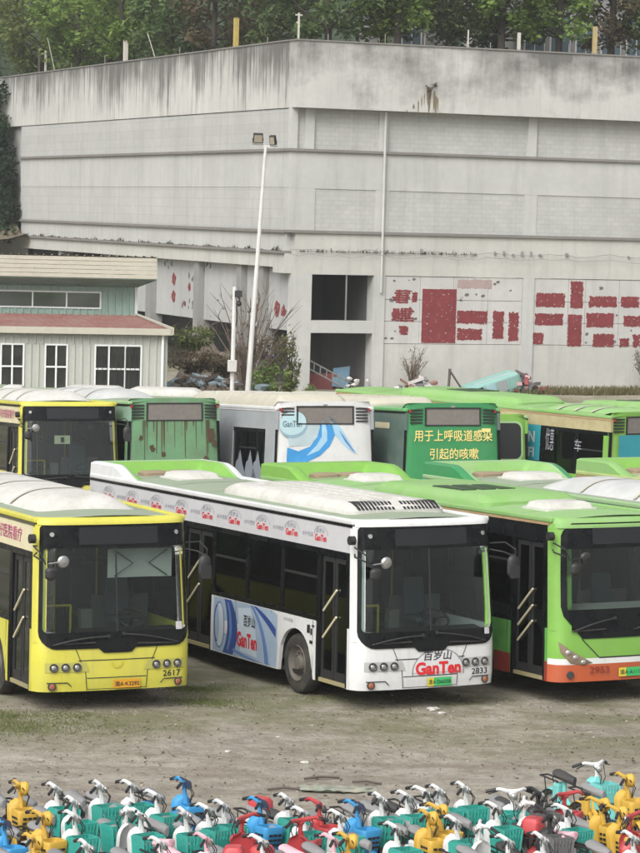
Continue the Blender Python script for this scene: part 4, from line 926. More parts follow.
for k in range(22):
    x = rr.uniform(-.85, .95); w_ = rr.uniform(.006, .026); z0 = 2.42; z1 = z0-rr.uniform(.15, 1.1)
    yy = lambda z: L+.008-.05*clamp((z-1.2)/2)
    m.poly([(-x-w_, yy(z0), z0), (-x+w_, yy(z0), z0), (-x+w_*.4, yy(z1), z1), (-x-w_*.3, yy(z1), z1)])
b.part(m, 'rust_runs', mat('rust_run', (.085, .075, .04), .9))['kind'] = 'stuff'; 
for x, z, r in ((.95, 2.05, .16), (1.05, 1.85, .1), (-.6, 1.75, .09), (-.9, 2.0, .06), (.8, 1.45, .1), (-.3, 1.6, .07)):
    b.part(MB().poly([(-x+r*rr.uniform(.5, 1.2)*math.cos(q*.7), L+.010-.05*clamp((z-1.2)/2), z+r*rr.uniform(.5, 1.2)*math.sin(q*.7)) for q in range(9)]), 'rust_patch', mat('rust_patch', (.075, .045, .026), .9))
b = Bus('city_bus', 'white and silver bus with a blue bottle advert across its rear',
    dict(front=WHITE, side=SILVER, band=SILVER, edge=WHITE, roof=PODDIRTY, rear=WHITE, style='R', interior=False, rtop=3.05, vent=True, W=2.6, gutter=FASCIA, wtop=2.38, roofkit=[('pod', (-.95, .95, 3.2, 9.9, .27, PODDIRTY, 'b'))]), (-1.03, 66.4), .36, -.055, flip=True, z=Z2+.06)
rp = lambda pts: [((x-320)*.00465, 3.05-(y-95-18)*.0045) for x, y in pts]
rear_shape(b, 'rear_advert_bottle', rp([(150, 190), (215, 165), (285, 190), (295, 260), (270, 310), (225, 345), (120, 350), (112, 310)]), mat('bottle_pale', (.42, .52, .56), .4, var=.25, scale=2), .006)
rear_shape(b, 'rear_advert_water', rp([(280, 188), (330, 190), (372, 235), (375, 290), (345, 350), (290, 400), (200, 440), (105, 430), (108, 355), (170, 375), (235, 350), (275, 300), (290, 250)]), AQUA, .008)
rear_shape(b, 'rear_advert_splash', rp([(330, 190), (365, 205), (410, 255), (450, 315), (497, 390), (470, 380), (425, 345), (375, 290), (360, 240)]), AQUAL, .010)
rear_shape(b, 'rear_advert_splash', rp([(395, 262), (420, 290), (460, 345), (488, 385), (470, 372), (430, 325)]), BLUEM, .012)
rear_shape(b, 'rear_advert_highlight', rp([(300, 215), (345, 235), (340, 310), (285, 372), (215, 400), (270, 345), (300, 300)]), AQUAL, .010)
rear_shape(b, 'rear_advert_highlight', rp([(318, 225), (360, 250), (352, 300), (330, 325), (330, 270)]), AQUA, .012)
rear_shape(b, 'rear_advert_cap', rp(ell(142, 238, 80, 68, tilt=-12)), mat('cap_shadow', (.26, .38, .45), .3), .010); rear_shape(b, 'rear_advert_cap', rp(ell(137, 228, 76, 62, tilt=-12)), mat('cap_aqua', (.42, .58, .62), .3), .013)
rear_text(b, 'rear_advert_text', 'GanTen', -1.12, 2.44, .50, .15, mat('cap_ink', (.10, .18, .22), .5), .018, .02)
for y0, y1 in ((L-.72, L-.06), (L-9.5, L-3.1)): b.part(MB().box(b.hw-.025, b.hw+.004, y0, y1, 1.2, 2.45), 'wrap_panel', SILVER)
for x0, z0 in ((.2, 1.0), (.75, .9), (1.5, 1.1)):     # mountains of the wrap
    b.part(MB().poly([(b.hw+.006, L-1.0-x0+dx, z) for dx, z in ((-.5, .95), (-.28, 1.55), (-.15, 1.6), (0, 1.85), (.2, 1.5), (.42, 1.25), (.6, .95))]), 'wrap_mountain', mat('wrap_grey', (.20, .22, .26), .5))
b = Bus('city_bus', 'dark green bus with cream Chinese lettering on its rear',
    dict(front=TEALG, side=GREYGREEN, band=GREYGREEN, edge=mat('rear_edge_green', (.12, .36, .12), .5, dirt=.3), roof=mat('roof_green', (.22, .38, .2), .7, dirt=.6), rear=TEALG, style='R', interior=False, rtop=3.05, vent=True, W=2.6, roofkit=[('pod', (-.95, .95, 3, 7.5, .22, PODDIRTY, 'r'))]), (2.02, 67.0), .36, -.055, flip=True, z=Z2+.06)
L = b.c['L']; b.part(MB().box(b.hw-.025, b.hw+.004, L-6.5, L-.06, 1.2, 2.45), 'wrap_panel', GREYGREEN); b.part(MB().box(b.hw, b.hw+.012, L-1.9, L-1.0, 2.42, 2.56), 'side_label', CREAMBAND)
rear_text(b, 'rear_lettering', '用于上呼吸道感染', -1.04, 2.13, 2.1, .28, YELT, .014, .010); rear_text(b, 'rear_lettering', '引起的咳嗽', -.62, 1.70, 1.30, .27, YELT, .014, .010)
rear_shape(b, 'small_sticker', [(.78, 2.36), (1.02, 2.36), (1.02, 2.44), (.78, 2.44)], YELT, .01)
b = Bus('minibus', 'lime green minibus with rounded black rear window, half hidden by the dark green bus',
    dict(front=LIME, side=LIME, band=LIME, edge=PALEG, roof=PALEG, rear=LIME, style='R', interior=False, H=2.55, rtop=2.68, W=2.1, L=7.0, base=3.6, axle=1.4, door2=(3.4, 4.4), wtop=2.2, roofkit=[]), (3.2, 69.2), .28, -.05, flip=True, z=Z2+.05)
w = MB(); fill_rr(w, -.85, .92, 1.58, 2.46, .16, lambda x, z: (x, b.c['L']+.012-.05*clamp((z-1.2)/2), z), 8, 6); b.part(w, 'rear_window', mat('black_rear_glass', (.02, .022, .022), .08))
w = MB(); w.bridge([(x, b.c['L']+.008-.05*clamp((z-1.2)/2), z) for x, z in loop_rr(-.90, .97, 1.53, 2.51, .18)], [(x, b.c['L']+.008-.05*clamp((z-1.2)/2), z) for x, z in loop_rr(-.85, .92, 1.58, 2.46, .16)]); b.part(w, 'window_seal', PALEG)
m = MB(); m.grid(lambda u, q: (-.95+1.9*u, b.c['L']+.01, 1.30+.02*q), 2, 1); b.part(m, 'panel_seam', DARK)
b = Bus('city_bus', 'lime bus with a rusty gutter and a teal poster in its dark windows',
    dict(front=LIME, side=LIME, band=mat('tan_band2', (.40, .36, .20), .6, dirt=.5, dcol=(.25,.14,.07)), edge=LIMEPOD, roof=LIMEPOD, rear=LIME, style='R', interior=False, H=2.80, rtop=2.98, vent=True, W=2.55, L=11.2, wtop=2.5, sill=1.40, gutter=BRONZE,
         roofkit=[('pod', (-.85, .95, 2.6, 7.4, .18, LIMEPOD, 's')), ('canopy', (8.2, 10.6, ROOFG2, .12))]), (7.0, 68.2), .66, -.004, flip=True, z=Z2-.05)
for y0, y1, mm, n in ((7.35, 8.65, TEALAD, 'window_poster'), (7.45, 8.55, mat('poster_letter', (.5, .56, .58), .5), '')):
    if n: po = b.part(MB().box(b.hw-.008, b.hw-.002, y0, y1, 1.62, 2.62), n, mm)
    else:
        q = MB(); write(q, 'VRAIN', 0, 2.06, 1.0, .28, lambda u, v: (b.hw+.001, y0+u, v), .03); write(q, 'APTEFI', 0, 1.7, 1.0, .24, lambda u, v: (b.hw+.001, y0+u, v), .03); b.part(q, 'poster_lettering', mm, parent=po)
q = MB(); write(q, '优惠', 0, 1.9, .3, .55, lambda u, v: (b.hw-.002, 8.85+u, v), .0); write(q, '车', 0, 1.95, .25, .3, lambda u, v: (b.hw-.002, 9.9+u, v)); b.part(q, 'window_lettering', GREYT)
rear_shape(b, 'rear_poster', [(-1.0, .9), (1.0, .9), (1.0, 2.42), (-1.0, 2.42)], TEALAD, .012)
Bus('city_bus', 'pale lime bus at the right edge, only its roof showing',
    dict(front=LIME, side=LIME, band=LIME, edge=LIMEPOD, roof=LIMEPOD, rear=LIME, style='R', interior=False, rtop=3.0, roofkit=[('pod', (-.95, .95, 5, 9, .26, LIMEPOD, 's'))]), (9.3, 71), .5, -.05, flip=True, z=Z2-.2)
Bus('city_bus', 'bus parked crosswise behind the second row with long pale roof units',
    dict(front=PALEG, side=PALEG, band=mat('dusty_green_band', (.17, .25, .15), .6, dirt=.4), edge=ROOFG, roof=ROOFG, style='R', interior=False, H=2.80, rtop=2.98, L=12.0, roofkit=[('pod', (-1.0, .4, 8.2, 10.0, .17, PODWHITE, 'b')), ('pod', (-1.0, .4, 6.0, 8.15, .17, PODWHITE, '')), ('pod', (-1.05, .5, .3, 3.6, .16, PODDIRTY, 'b')), ('hatch', (-.4, 11.4, .8, .6, PODWHITE))]), (2.6, 80.0), math.pi/2-.02, 0, z=Z2-.64)

# ------------------------------------------------------------------ poles, wreckage and things at the foot of the wall
POLE = mat('pale_pole', (.60, .60, .58), .45, dirt=.15)
r0 = empty('floodlight_mast', (-2.66, 100, -.3), (0, 0, 0), 'tall leaning white mast with two floodlights in front of the wall', 'light mast')
MB().tube([(0, 0, 0), (.50, 0, 10.2)], [.11, .055], 10).obj('pole', POLE, r0)
MB().tube([(.15, 0, 10.28), (.84, 0, 10.16)], .03, 6).obj('crossarm', POLE, r0)
for x, z, ry, wd in ((.22, 10.28, .1, .17), (.78, 10.22, -.35, .11)):
    h = MB(); h.box(-wd, wd, -.10, .06, .06, .40); o = h.obj('floodlight', DARK, r0, bevel=.02); o.location = (x, 0, z); o.rotation_euler = (R(18), 0, ry)
    MB().box(-wd+.03, wd-.03, -.108, -.102, .10, .36).obj('lamp_glass', mat('floodlight_glass', (.35, .30, .24), .15), o)
    MB().tube([(-wd-.02, 0, .22), (-wd-.02, 0, 0), (wd+.02, 0, 0), (wd+.02, 0, .22)], .014, 5).obj('bracket', DARK, o)
r1 = empty('camera_pole', (-3.05, 97, -.3), (0, 0, 0), 'short white pole with a camera on top and a grey box on its side', 'pole')
MB().tube([(0, 0, 0), (.02, 0, 5.35)], .075, 8).obj('pole', POLE, r1)
MB().box(-.16, .16, -.26, -.08, 2.45, 2.85).obj('control_box', mat('box_grey', (.5, .5, .48), .5, dirt=.3), r1, bevel=.015)
m = MB().box(.03, .28, -.3, .0, 5.0, 5.22); m.tube([(.02, 0, 5.1), (.2, -.1, 4.95), (.18, -.1, 4.8)], .03, 6); m.blob((.17, -.12, 4.78), (.1, .1, .1)); m.obj('surveillance_camera', DARK, r1)
MB().tube([(.1, -.1, 4.7), (.13, -.05, 4.2), (.05, 0, 3.9)], .02, 5).obj('cable', DARK, r1)
def bl(x, y, z): q = Vector((x*math.cos(BR)-y*math.sin(BR), x*math.sin(BR)+y*math.cos(BR), z)); return q+bld.location
# ladder, blue sheet, red panel, mesh, white litter in the open bay
ld = empty('ladder', bl(1.0, .9, 0), (0, 0, BR), 'pale ladder lying slanted across the lower open bay', 'ladder')
m = MB()
for dz in (0, .38): m.tube([(-.25, 0, 1.05+dz), (2.6, .05, -.35+dz)], .035, 6)
m.obj('side_rail', CHROME, ld); m = MB()
for k in range(9): MB().tube([(-.1+.3*k, .02, .98-.147*k), (-.1+.3*k+.02, .02, 1.36-.147*k)], .026, 5).obj('rung', CHROME, ld)
def at_wall(o, x, y, z=0, lab=None, cat=None, group=None): o.location = bl(x, y, z); o.rotation_euler = (0, 0, BR); return tag(o, lab, cat, group)
at_wall(MB().hexa([(-.42, .1, -.15), (.34, .1, -.25), (.34, .14, -.25), (-.42, .14, -.15)], [(-.2, .5, .62), (.6, .5, .72), (.6, .54, .72), (-.2, .54, .62)]).obj('blue_sheet', mat('blue_sheet', (.13, .24, .33), .5, dirt=.3)), 3.0, 1.3, .15, 'blue metal sheet leaning beside the ladder in the open bay', 'sheet')
at_wall(MB().box(-.9, .9, 0, .06, -.8, .55).obj('red_board', mat('red_board', (.22, .05, .05), .7, dirt=.4)), 2.0, 1.6, 0, 'dull red board standing behind the ladder', 'board')
m = MB().tube([(0, 0, 0), (0, 0, 1.4), (.65, 0, 1.4), (.65, 0, 0)], .03, 5); m.tube([(0, 0, .7), (.65, 0, .7)], .02, 5); at_wall(m.obj('metal_frame', CHROME), 1.15, 2.2, .2, 'thin grey metal frame in the corner of the open bay', 'frame')
rr = random.Random(12); m = MB()
for k in range(14): m.blob((rr.uniform(-.45, .4), rr.uniform(-.2, .3), rr.uniform(-.1, .5)), (rr.uniform(.05, .16), .1, rr.uniform(.04, .12)), 7, 4, .4, k)
tag(at_wall(m.obj('rag_heap', mat('white_rag', (.55, .54, .52), .9)), 3.55, .6, -.1, 'heap of white rags at the foot of the blue sheet', 'rags'), kind='stuff')
at_wall(MB().lathe([(.001, 0), (.3, 0), (.32, .3), (.3, .9), (.28, .92), (.001, .92)], (0, 0, 0), (0, 0, 1), 16).obj('blue_barrel', mat('blue_plastic', (.03, .08, .35), .4), smooth=True), .05, 3.0, .35, 'blue plastic barrel behind the green shrub', 'barrel')
# rubble pile in front of the pillar
def heap(n, sx_, sy_, h, seed, cols, name, loc, lab, cat):
    q = random.Random(seed); root = empty(name, loc, (0, 0, BR), lab, cat); ms = [MB() for _ in cols]
    for k in range(n):
        x, y = q.gauss(0, sx_), q.gauss(0, sy_); z = max(0, h*math.exp(-(x/sx_/1.3)**2-(y/sy_/1.3)**2)*q.uniform(.3, 1)); s = q.uniform(.05, .22); mm = q.choice(ms)
        a, e_ = q.uniform(0, 3.1), q.uniform(-.6, .6); c_ = Vector((x, y, z)); d1 = Vector((math.cos(a), math.sin(a), e_))*s*q.uniform(.6, 2.4); d2 = Vector((-math.sin(a), math.cos(a), q.uniform(-.4, .4)))*s*.6; d3 = Vector((q.uniform(-.3, .3), q.uniform(-.3, .3), 1))*s*.35
        P_ = [c_-d1-d2-d3, c_+d1-d2-d3, c_+d1+d2-d3, c_-d1+d2-d3]; mm.hexa(P_, [p+2*d3 for p in P_])
    for mm, c_ in zip(ms, cols): mm.obj('broken_pieces', c_, root)['kind'] = 'stuff'
    return root
PINK = mat('pink_plastic', (.50, .30, .30), .6, dirt=.3)
heap(90, .55, .4, .8, 3, [mat('white_rag', (.55, .54, .52)), GREYC, mat('brick_bits', (.25, .14, .1), .9), FASCIA], 'rubble_heap', bl(5.4, -1.6, -.15), 'heap of white and grey scrap in front of the concrete pillar', 'rubble')
heap(70, .45, .3, .9, 8, [PINK, mat('dull_red_plastic', (.28, .06, .06), .6), GREYC, FASCIA], 'scrap_heap', bl(10.6, -1.2, -.1), 'heap of pink and red scrap right of the teal wreck', 'scrap')
m = MB().tube([(0, 0, -.3), (.06, 0, .95)], .06, 6); at_wall(m.obj('post', mat('dark_wood', (.10, .08, .07), .8)), 7.05, -1.2, 0, 'short dark upright post beside the scrap', 'post'); m = MB().tube([(.85, 0, -.3), (.0, 0, .85)], .045, 6); at_wall(m.obj('plank', mat('dark_wood', (.1, .08, .07))), 7.1, -1.25, 0, 'dark plank leaning on the short post', 'plank')
wr = empty('wrecked_vehicle', bl(9.1, -1.4, .15), (R(4), R(-17), BR+.03), 'wrecked teal van body lying tilted against the wall', 'wreck')
TL = mat('faded_teal_body', (.22, .42, .38), .5, dirt=.3, scale=1.5)
m = MB(); rings = []
for x in (-1.35, -1.2, 1.1, 1.25): 
    ins = .12 if abs(x) > 1.2 else 0; rings.append([(x, y, z) for y, z in loop_rr(-.55+ins, .55-ins, -.42+ins, .42-ins, .14, 3, 2)])
for a, b_ in zip(rings[:-1], rings[1:]): m.bridge(a, b_)
m.poly(rings[0]); m.poly(rings[-1]); m.obj('body', TL, wr, smooth=True)
for x0, x1, mm, n in ((-1.12, -.7, BLACK, 'window'), (-.55, -.1, mat('aqua_panel', (.32, .5, .55), .3), 'side_panel'), (.0, .5, mat('grey_panel', (.3, .33, .33), .4), 'side_panel'), (.62, 1.0, TL, 'side_panel')): MB().box(x0, x1, -.572, -.556, -.2, .3).obj(n, mm, wr)
m = MB().box(-.9, .9, -.25, -.2, .415, .45); m.obj('roof_rail', FASCIA, wr)
# tilted plank pile under the overhang at the left
heap(60, .8, .5, .3, 15, [mat('blue_grey_board', (.22, .28, .31), .7), mat('dark_wood', (.1, .08, .07))], 'board_pile', Vector((-4.1, 101.5, 1.4)), 'pile of blue grey boards beside the red roofed shed', 'boards')
# slope of rubbish under the overhang
sl = MB().grid(lambda u, q: (-3.2-2.9*u+1.2*q, 106+9*q+2*u, -.4+(1.2+1.9*u*(1-.2*u))*(.35+.65*q)+.30*mnoise.noise((u*6, q*8, 1))), 24, 20)
tag(sl.obj('rubble_slope', mat('slope_soil', (.19, .155, .12), .95, dirt=.8, dcol=(.09, .07, .05), scale=1.4), smooth=True), kind='structure')

# ------------------------------------------------------------------ plants
LEAF1 = leafmat('leaf_fresh', (.11, .18, .045), (.25, .35, .09)); LEAF2 = leafmat('leaf_mid', (.085, .14, .055), (.17, .23, .09)); LEAF3 = leafmat('leaf_dark', (.09, .13, .058), (.165, .215, .09))
LEAFY = leafmat('leaf_yellowish', (.11, .145, .045), (.21, .25, .085)); DRYL = leafmat('leaf_dry', (.09, .075, .045), (.17, .14, .085)); GRASSM = leafmat('grass_blade', (.115, .15, .045), (.20, .23, .09), (.26, .23, .14))
BARK = mat('bark', (.055, .045, .036), .9, var=.4, scale=6, bump=.5); TWIG = mat('dry_twig', (.13, .10, .075), .9)
def leaves(mb, centers, n, size, q, flat=.5, droop=0.):
    """leaf-sized bent quads scattered through clumps"""
    for i in range(n):
        c, r = q.choice(centers); 
        while True:
            d = Vector((q.uniform(-1, 1), q.uniform(-1, 1), q.uniform(-1, 1)))
            if d.length < 1: break
        d = d*(.35+.65*d.length) if d.length > 0 else d
        p = Vector(c)+Vector((d.x*r[0], d.y*r[1], d.z*r[2])); a = Vector((q.gauss(0, 1), q.gauss(0, 1), q.gauss(0, .6)-droop)).normalized(); nrm = Vector((q.gauss(0, .7), q.gauss(0, .7), 1)).normalized(); b_ = a.cross(nrm).normalized(); s = size*q.uniform(.6, 1.4)
        mb.add([p-a*s*.6, p+b_*s*.34, p+a*s*.6, p-b_*s*.34], [(0, 1, 2, 3)])
def tree(loc, h, rad, lm, seed, label, n=4200, trunk=.16, low=.28, name='broadleaf_tree', leaf=.24, group='trees on the terrace above the wall', lean=0., clumps=26):
    q = random.Random(seed); root = empty(name, loc, (0, 0, q.uniform(0, 6)), label, 'tree', group)
    m = MB(); tp = Vector((lean, 0, h*.72)); path = [Vector((0, 0, -.5)), Vector((q.uniform(-.1, .1), q.uniform(-.1, .1), h*.25)), Vector((lean*.5+q.uniform(-.2, .2), q.uniform(-.2, .2), h*.5)), tp]
    m.tube(path, [trunk*1.25, trunk, trunk*.75, trunk*.3], 8); cs = []
    for k in range(clumps):
        z = h*(low+(1-low)*(k+.5)/clumps*.96); f = math.sin(math.pi*clamp((z/h-low)/(1-low)*.86+.13))**.7; a = k*2.4+q.uniform(-.5, .5); rr_ = rad*f*q.uniform(.35, 1.0)
        c = Vector((lean*z/h+rr_*math.cos(a), rr_*math.sin(a), z)); s = rad*q.uniform(.24, .42); cs.append((c, (s*1.15, s*1.15, s*.8)))
        zs = max(h*.2, z-rr_*.7-.3); st = Vector((lean*zs/h*.8, 0, zs)); mid = st.lerp(c, .55)+Vector((0, 0, -.12*rr_)); m.tube([st, mid, c], [trunk*.35, trunk*.2, .02], 5)
    m.obj('trunk', BARK, root); f = MB(); leaves(f, cs, n, leaf, q); f.obj('crown', lm, root); return root
tz = 14.25

specs = [  # x, y along the building frame, height, radius, leaf, seed, label
 (0.2, 58, 8.5, 3.6, LEAF2, 1, 'mid green tree at the far left end of the terrace'),
 (3.2, 50, 8.0, 3.0, LEAFY, 2, 'yellowish green tree second from the left above the streaked parapet'),
 (2.0, 39, 8.2, 3.2, LEAF1, 3, 'bright fresh green tree left of the pale post above the streaked parapet'),
 (5.5, 44, 9.0, 3.4, LEAF3, 4, 'dark tree behind the bright green trees on the left terrace'),
 (1.9, 30.5, 8.4, 3.0, LEAF1, 5, 'bright green tree with low boughs right of the pale post on the left parapet'),
 (2.6, 24.5, 8.6, 2.7, LEAF2, 6, 'mid green tree over the leaning thin rod on the parapet'),
 (2.4, 17.5, 8.8, 2.8, DRYL, 7, 'brownish thin tree left of the yellow post'),
 (6.0, 21, 9.5, 3.4, LEAF3, 8, 'dark tree behind the brownish tree'),
 (3.4, 9.5, 8.8, 2.9, LEAF3, 9, 'dark tree right of the yellow post'),
 (3.0, 4.0, 8.6, 2.6, LEAF2, 10, 'mid green tree behind the parapet corner'),
 (6.6, 6.0, 9.2, 3.0, LEAF3, 11, 'dark tree just right of the parapet corner'),
 (6.0, 3.0, 8.0, 2.4, LEAF1, 12, 'fresh green tree over the right parapet next to the dark corner tree'),
 (9.2, 4.4, 8.8, 2.6, LEAF3, 13, 'dark spreading tree over the middle of the right parapet'),
 (11.2, 3.2, 8.4, 2.3, LEAF1, 14, 'bright green tree with hanging boughs above the right parapet'),
 (14.3, 3.4, 8.6, 2.1, LEAF1, 15, 'bright green tree left of the building with tall windows'),
 (13.0, 7.5, 9.0, 2.8, LEAF3, 16, 'dark tree behind the two bright green trees on the right'),
 (17.2, 3.8, 9.0, 2.3, DRYL, 17, 'thin brownish tree in front of the terrace house'),
 (19.4, 3.2, 8.8, 2.6, LEAF2, 18, 'mid green tree at the right end of the parapet'),
 (21.6, 4.6, 9.2, 2.8, LEAF3, 19, 'dark tree at the right edge of the picture above the parapet')]
for x, y, h, rd, lm, sd_, lab in specs:
    tree(bl(x, y, tz), h, rd, lm, sd_, lab, 3000 if lm is DRYL else 5200, low=.22 if lm is LEAF1 else .16, leaf=.22 if y < 15 else .26)
# far-off wood closing the view behind them
q = random.Random(77); f = MB(); cs = []
for k in range(150):
    x = q.uniform(-30, 60); y = q.uniform(0, 10); cs.append((Vector((x, 215+y, q.uniform(13, 30))), (3.2, 2, 2.6)))
leaves(f, cs, 34000, .62, q)
tag(f.obj('background_wood', LEAF3), 'dark wood closing the view behind the terrace trees', 'wood', None, 'stuff')
hl = MB().grid(lambda u, v: (-90+200*u, 226+40*v, 8+34*v**.6+3*mnoise.noise((u*9, v*4, 3))), 40, 10)
tag(hl.obj('hillside', mat('wooded_hillside', (.035, .055, .03), .95, dirt=.7, dcol=(.015, .022, .012), scale=.5), smooth=True), kind='structure')
# house on the terrace
TH = empty('terrace_house', bl(15.6, 11, tz), (0, 0, BR), 'pale grey house with tall blue windows behind the right parapet trees', 'house')
mb = MB(); 
HW = mat('terrace_house_wall', (.30, .30, .29), .8, dirt=.3); 
mb.box(0, 9, 0, 6, -.3, 6.5); mb.obj('wall', HW, TH)
for x in (.6, 2.0, 3.4, 4.8, 6.2, 7.6):
    fr = MB().box(x-.06, x+1.06, -.06, -.005, 1.0, 3.4).obj('window_frame', WF, TH); MB().box(x, x+.47, -.075, -.062, 1.06, 3.34).box(x+.53, x+1.0, -.075, -.062, 1.06, 3.34).obj('pane', mat('bluish_pane', (.12, .17, .20), .1), fr)
MB().box(-.1, 9.1, -.4, 0.0, .55, .75).obj('sill_course', HW, TH); MB().box(-.2, 9.2, -.3, 6.2, 6.5, 6.75).obj('roof_slab', HW, TH)
TH2 = empty('terrace_hut', bl(8.9, 11.5, tz), (0, 0, BR), 'small grey hut with a white window showing between the terrace trees', 'hut')
MB().box(0, 3.4, 0, 3, -.3, 3.2).obj('wall', HW, TH2); fr = MB().box(.9, 2.0, -.05, -.005, 1.0, 2.5).obj('window_frame', WF, TH2); MB().box(.98, 1.42, -.06, -.052, 1.08, 2.42).box(1.48, 1.92, -.06, -.052, 1.08, 2.42).obj('pane', mat('bluish_pane', (.12, .17, .2)), fr)
MB().box(-.2, 3.6, -.3, 3.2, 3.2, 3.4).obj('roof_slab', HW, TH2)
# posts along the parapet and their wire
PY = mat('yellow_post', (.45, .34, .09), .7, dirt=.4); PW = mat('pale_post', (.52, .50, .44), .7, dirt=.2)
def post(x, y, h, r, m_, lab, grp=None, bar=False, lean=0.):
    m = MB().box(-r, r, -r, r, -.2, h) if not lean else MB().tube([(0, 0, -.2), (lean, 0, h)], r, 6)
    if bar: m.box(-.16, .16, -.02, .02, h-.12, h-.06); m.box(-.09, .05, -.03, .03, h-.45, h-.38)
    return at_wall(m.obj('post', m_), x, y, 15.12, lab, 'post', grp)
post(.3, 8.6, 1.35, .10, PY, 'yellow square post on the streaked parapet')
post(.3, 25.0, 1.1, .10, PW, 'pale thick post half way along the streaked parapet')
post(.3, 39.5, 1.2, .05, PW, 'slim pale post far left on the streaked parapet'); post(.3, 40.8, 1.5, .045, mat('dark_wood', (.1, .08, .07)), 'slim dark pole at the far left on the streaked parapet')
post(.3, 20.0, 1.2, .025, PW, 'thin leaning rod on the streaked parapet', lean=-.5); post(.3, 37.5, 1.8, .02, PW, 'thin leaning rod near the far left posts', lean=-.5)
post(.25, .6, 1.15, .035, PW, 'thin white stand with crossbars at the parapet corner', bar=True)
post(14.6, .5, 1.25, .085, mat('ochre_post', (.42, .33, .16), .7, dirt=.4), 'ochre square post on the right parapet'); post(10.8, .5, .8, .06, PW, 'pale short post right of the middle of the right parapet'); post(8.3, .5, .8, .025, PW, 'thin short rod in the middle of the right parapet')
for i, x in enumerate((1.6, 4.3, 6.2, 9.4, 13.3, 17.0)):
    post(x, .5, 30*.01+.12*(i % 3), .014, mat('stake_grey', (.25, .25, .23), .8), 'stub of fence stake along the right parapet', 'fence stakes along the parapet')
for i, y in enumerate((4.5, 16.5, 28.5, 34.5)):
    post(.3, y, .30+.1*(i % 3), .014, mat('stake_grey', (.25, .25, .23), .8), 'stub of fence stake along the streaked parapet', 'fence stakes along the streaked parapet')
# creeper on the far end of the left wall
q = random.Random(31); root = empty('wall_creeper', bl(-.15, 46, 6.6), (0, 0, BR), 'dark green creeper hanging over the far left end of the wall', 'creeper')
cs = []
for k in range(90):
    z = q.uniform(-.4, 7.6); y = q.uniform(-3.0+max(0, z-3.6)*.75, 3.5); cs.append((Vector((-.5+q.uniform(-.4, .3), y, z)), (.7, 1.0, .8)))
f = MB(); leaves(f, cs, 10000, .26, q, droop=.8); f.obj('foliage', leafmat('leaf_creeper', (.02, .042, .02), (.045, .075, .035)), root)
m = MB()
for k in range(9): m.tube([(-.1, -2+1.4*k, -1.2), (-.3, -1.8+1.4*k+q.uniform(-.4, .4), 2.5), (-.2, -1.2+1.4*k, 6.2)], .03, 5)
m.obj('stem', BARK, root)
# shrubs under the overhang
def shrub(loc, h, r, lm, seed, lab, n, name='shrub', leaf=.13, twigs=16, group=None):
    q = random.Random(seed); root = empty(name, loc, (0, 0, 0), lab, 'shrub', group); m = MB(); cs = []
    for k in range(twigs):
        a = q.uniform(0, 6.28); rr_ = r*q.uniform(.2, 1); z = h*q.uniform(.4, 1); p = Vector((rr_*math.cos(a), rr_*math.sin(a), z)); md = Vector((rr_*.35*math.cos(a), rr_*.35*math.sin(a), z*.55)); m.tube([(0, 0, -.2), md, p], [.045, .025, .008], 5); cs.append((p*.9, (r*.32, r*.32, h*.16))); cs.append((md, (r*.2, r*.2, h*.12)))
        for j in range(3): e_ = p+Vector((q.uniform(-.5, .5), q.uniform(-.5, .5), q.uniform(-.1, .5)))*r*.6; m.tube([md.lerp(p, q.uniform(.3, 1)), e_], [.014, .004], 4)
    m.obj('stem', TWIG, root); f = MB(); leaves(f, cs, n, leaf, q); f.obj('foliage', lm, root); return root
shrub(Vector((-2.75, 103.5, .6)), 4.6, 1.7, DRYL, 5, 'tall bare brown bush behind the camera pole', 260, 'bare_bush', .10, 34)
shrub(Vector((-1.9, 101.5, -.3)), 2.6, .8, LEAF1, 6, 'green shrub at the foot of the floodlight mast', 1500)
shrub(Vector((-1.15, 106, -.3)), 3.5, .5, LEAFY, 7, 'slender yellow green shrub left of the corner pillar', 900)
shrub(Vector((-4.6, 104, 1.5)), 1.0, 1.1, DRYL, 8, 'low dry bush on the rubble beside the shed', 2200, leaf=.1); shrub(Vector((-3.6, 106.5, 1.2)), 1.3, 1.2, DRYL, 9, 'dry tangled bush in front of the recessed panels', 2400, leaf=.1)
shrub(Vector((-4.9, 106, 2.2)), 1.1, 1.3, LEAFY, 49, 'yellow green scrub on top of the rubble under the overhang', 1500, leaf=.11); shrub(Vector((-2.0, 108, .8)), 2.2, 1.0, DRYL, 50, 'brown scrub in front of the open ground floor', 1800, leaf=.1)
shrub(Vector((-2.3, 102.5, -.2)), 1.7, .9, LEAF2, 46, 'mid green bush between the mast and the bare bush', 1300); shrub(Vector((-3.9, 100.5, .2)), 1.5, 1.1, DRYL, 47, 'brown dead bush beside the camera pole', 1100, leaf=.1); shrub(Vector((-.6, 104.5, -.2)), 1.5, .6, LEAF1, 48, 'small green bush at the foot of the corner pillar', 800)
shrub(bl(5.6, -.5, -.2), 2.1, .7, DRYL, 10, 'dry weed against the wall above the scrap heap', 160, 'dry_weed', .07, 18); shrub(bl(17.0, -.9, -.1), 1.9, .6, DRYL, 11, 'tall dry weed at the wall foot near the right edge', 420, 'dry_weed', .08, 18); shrub(bl(18.0, -1.2, -.1), 2.1, .6, DRYL, 12, 'dense dry weed in the right corner of the wall foot', 420, 'dry_weed', .08, 18)
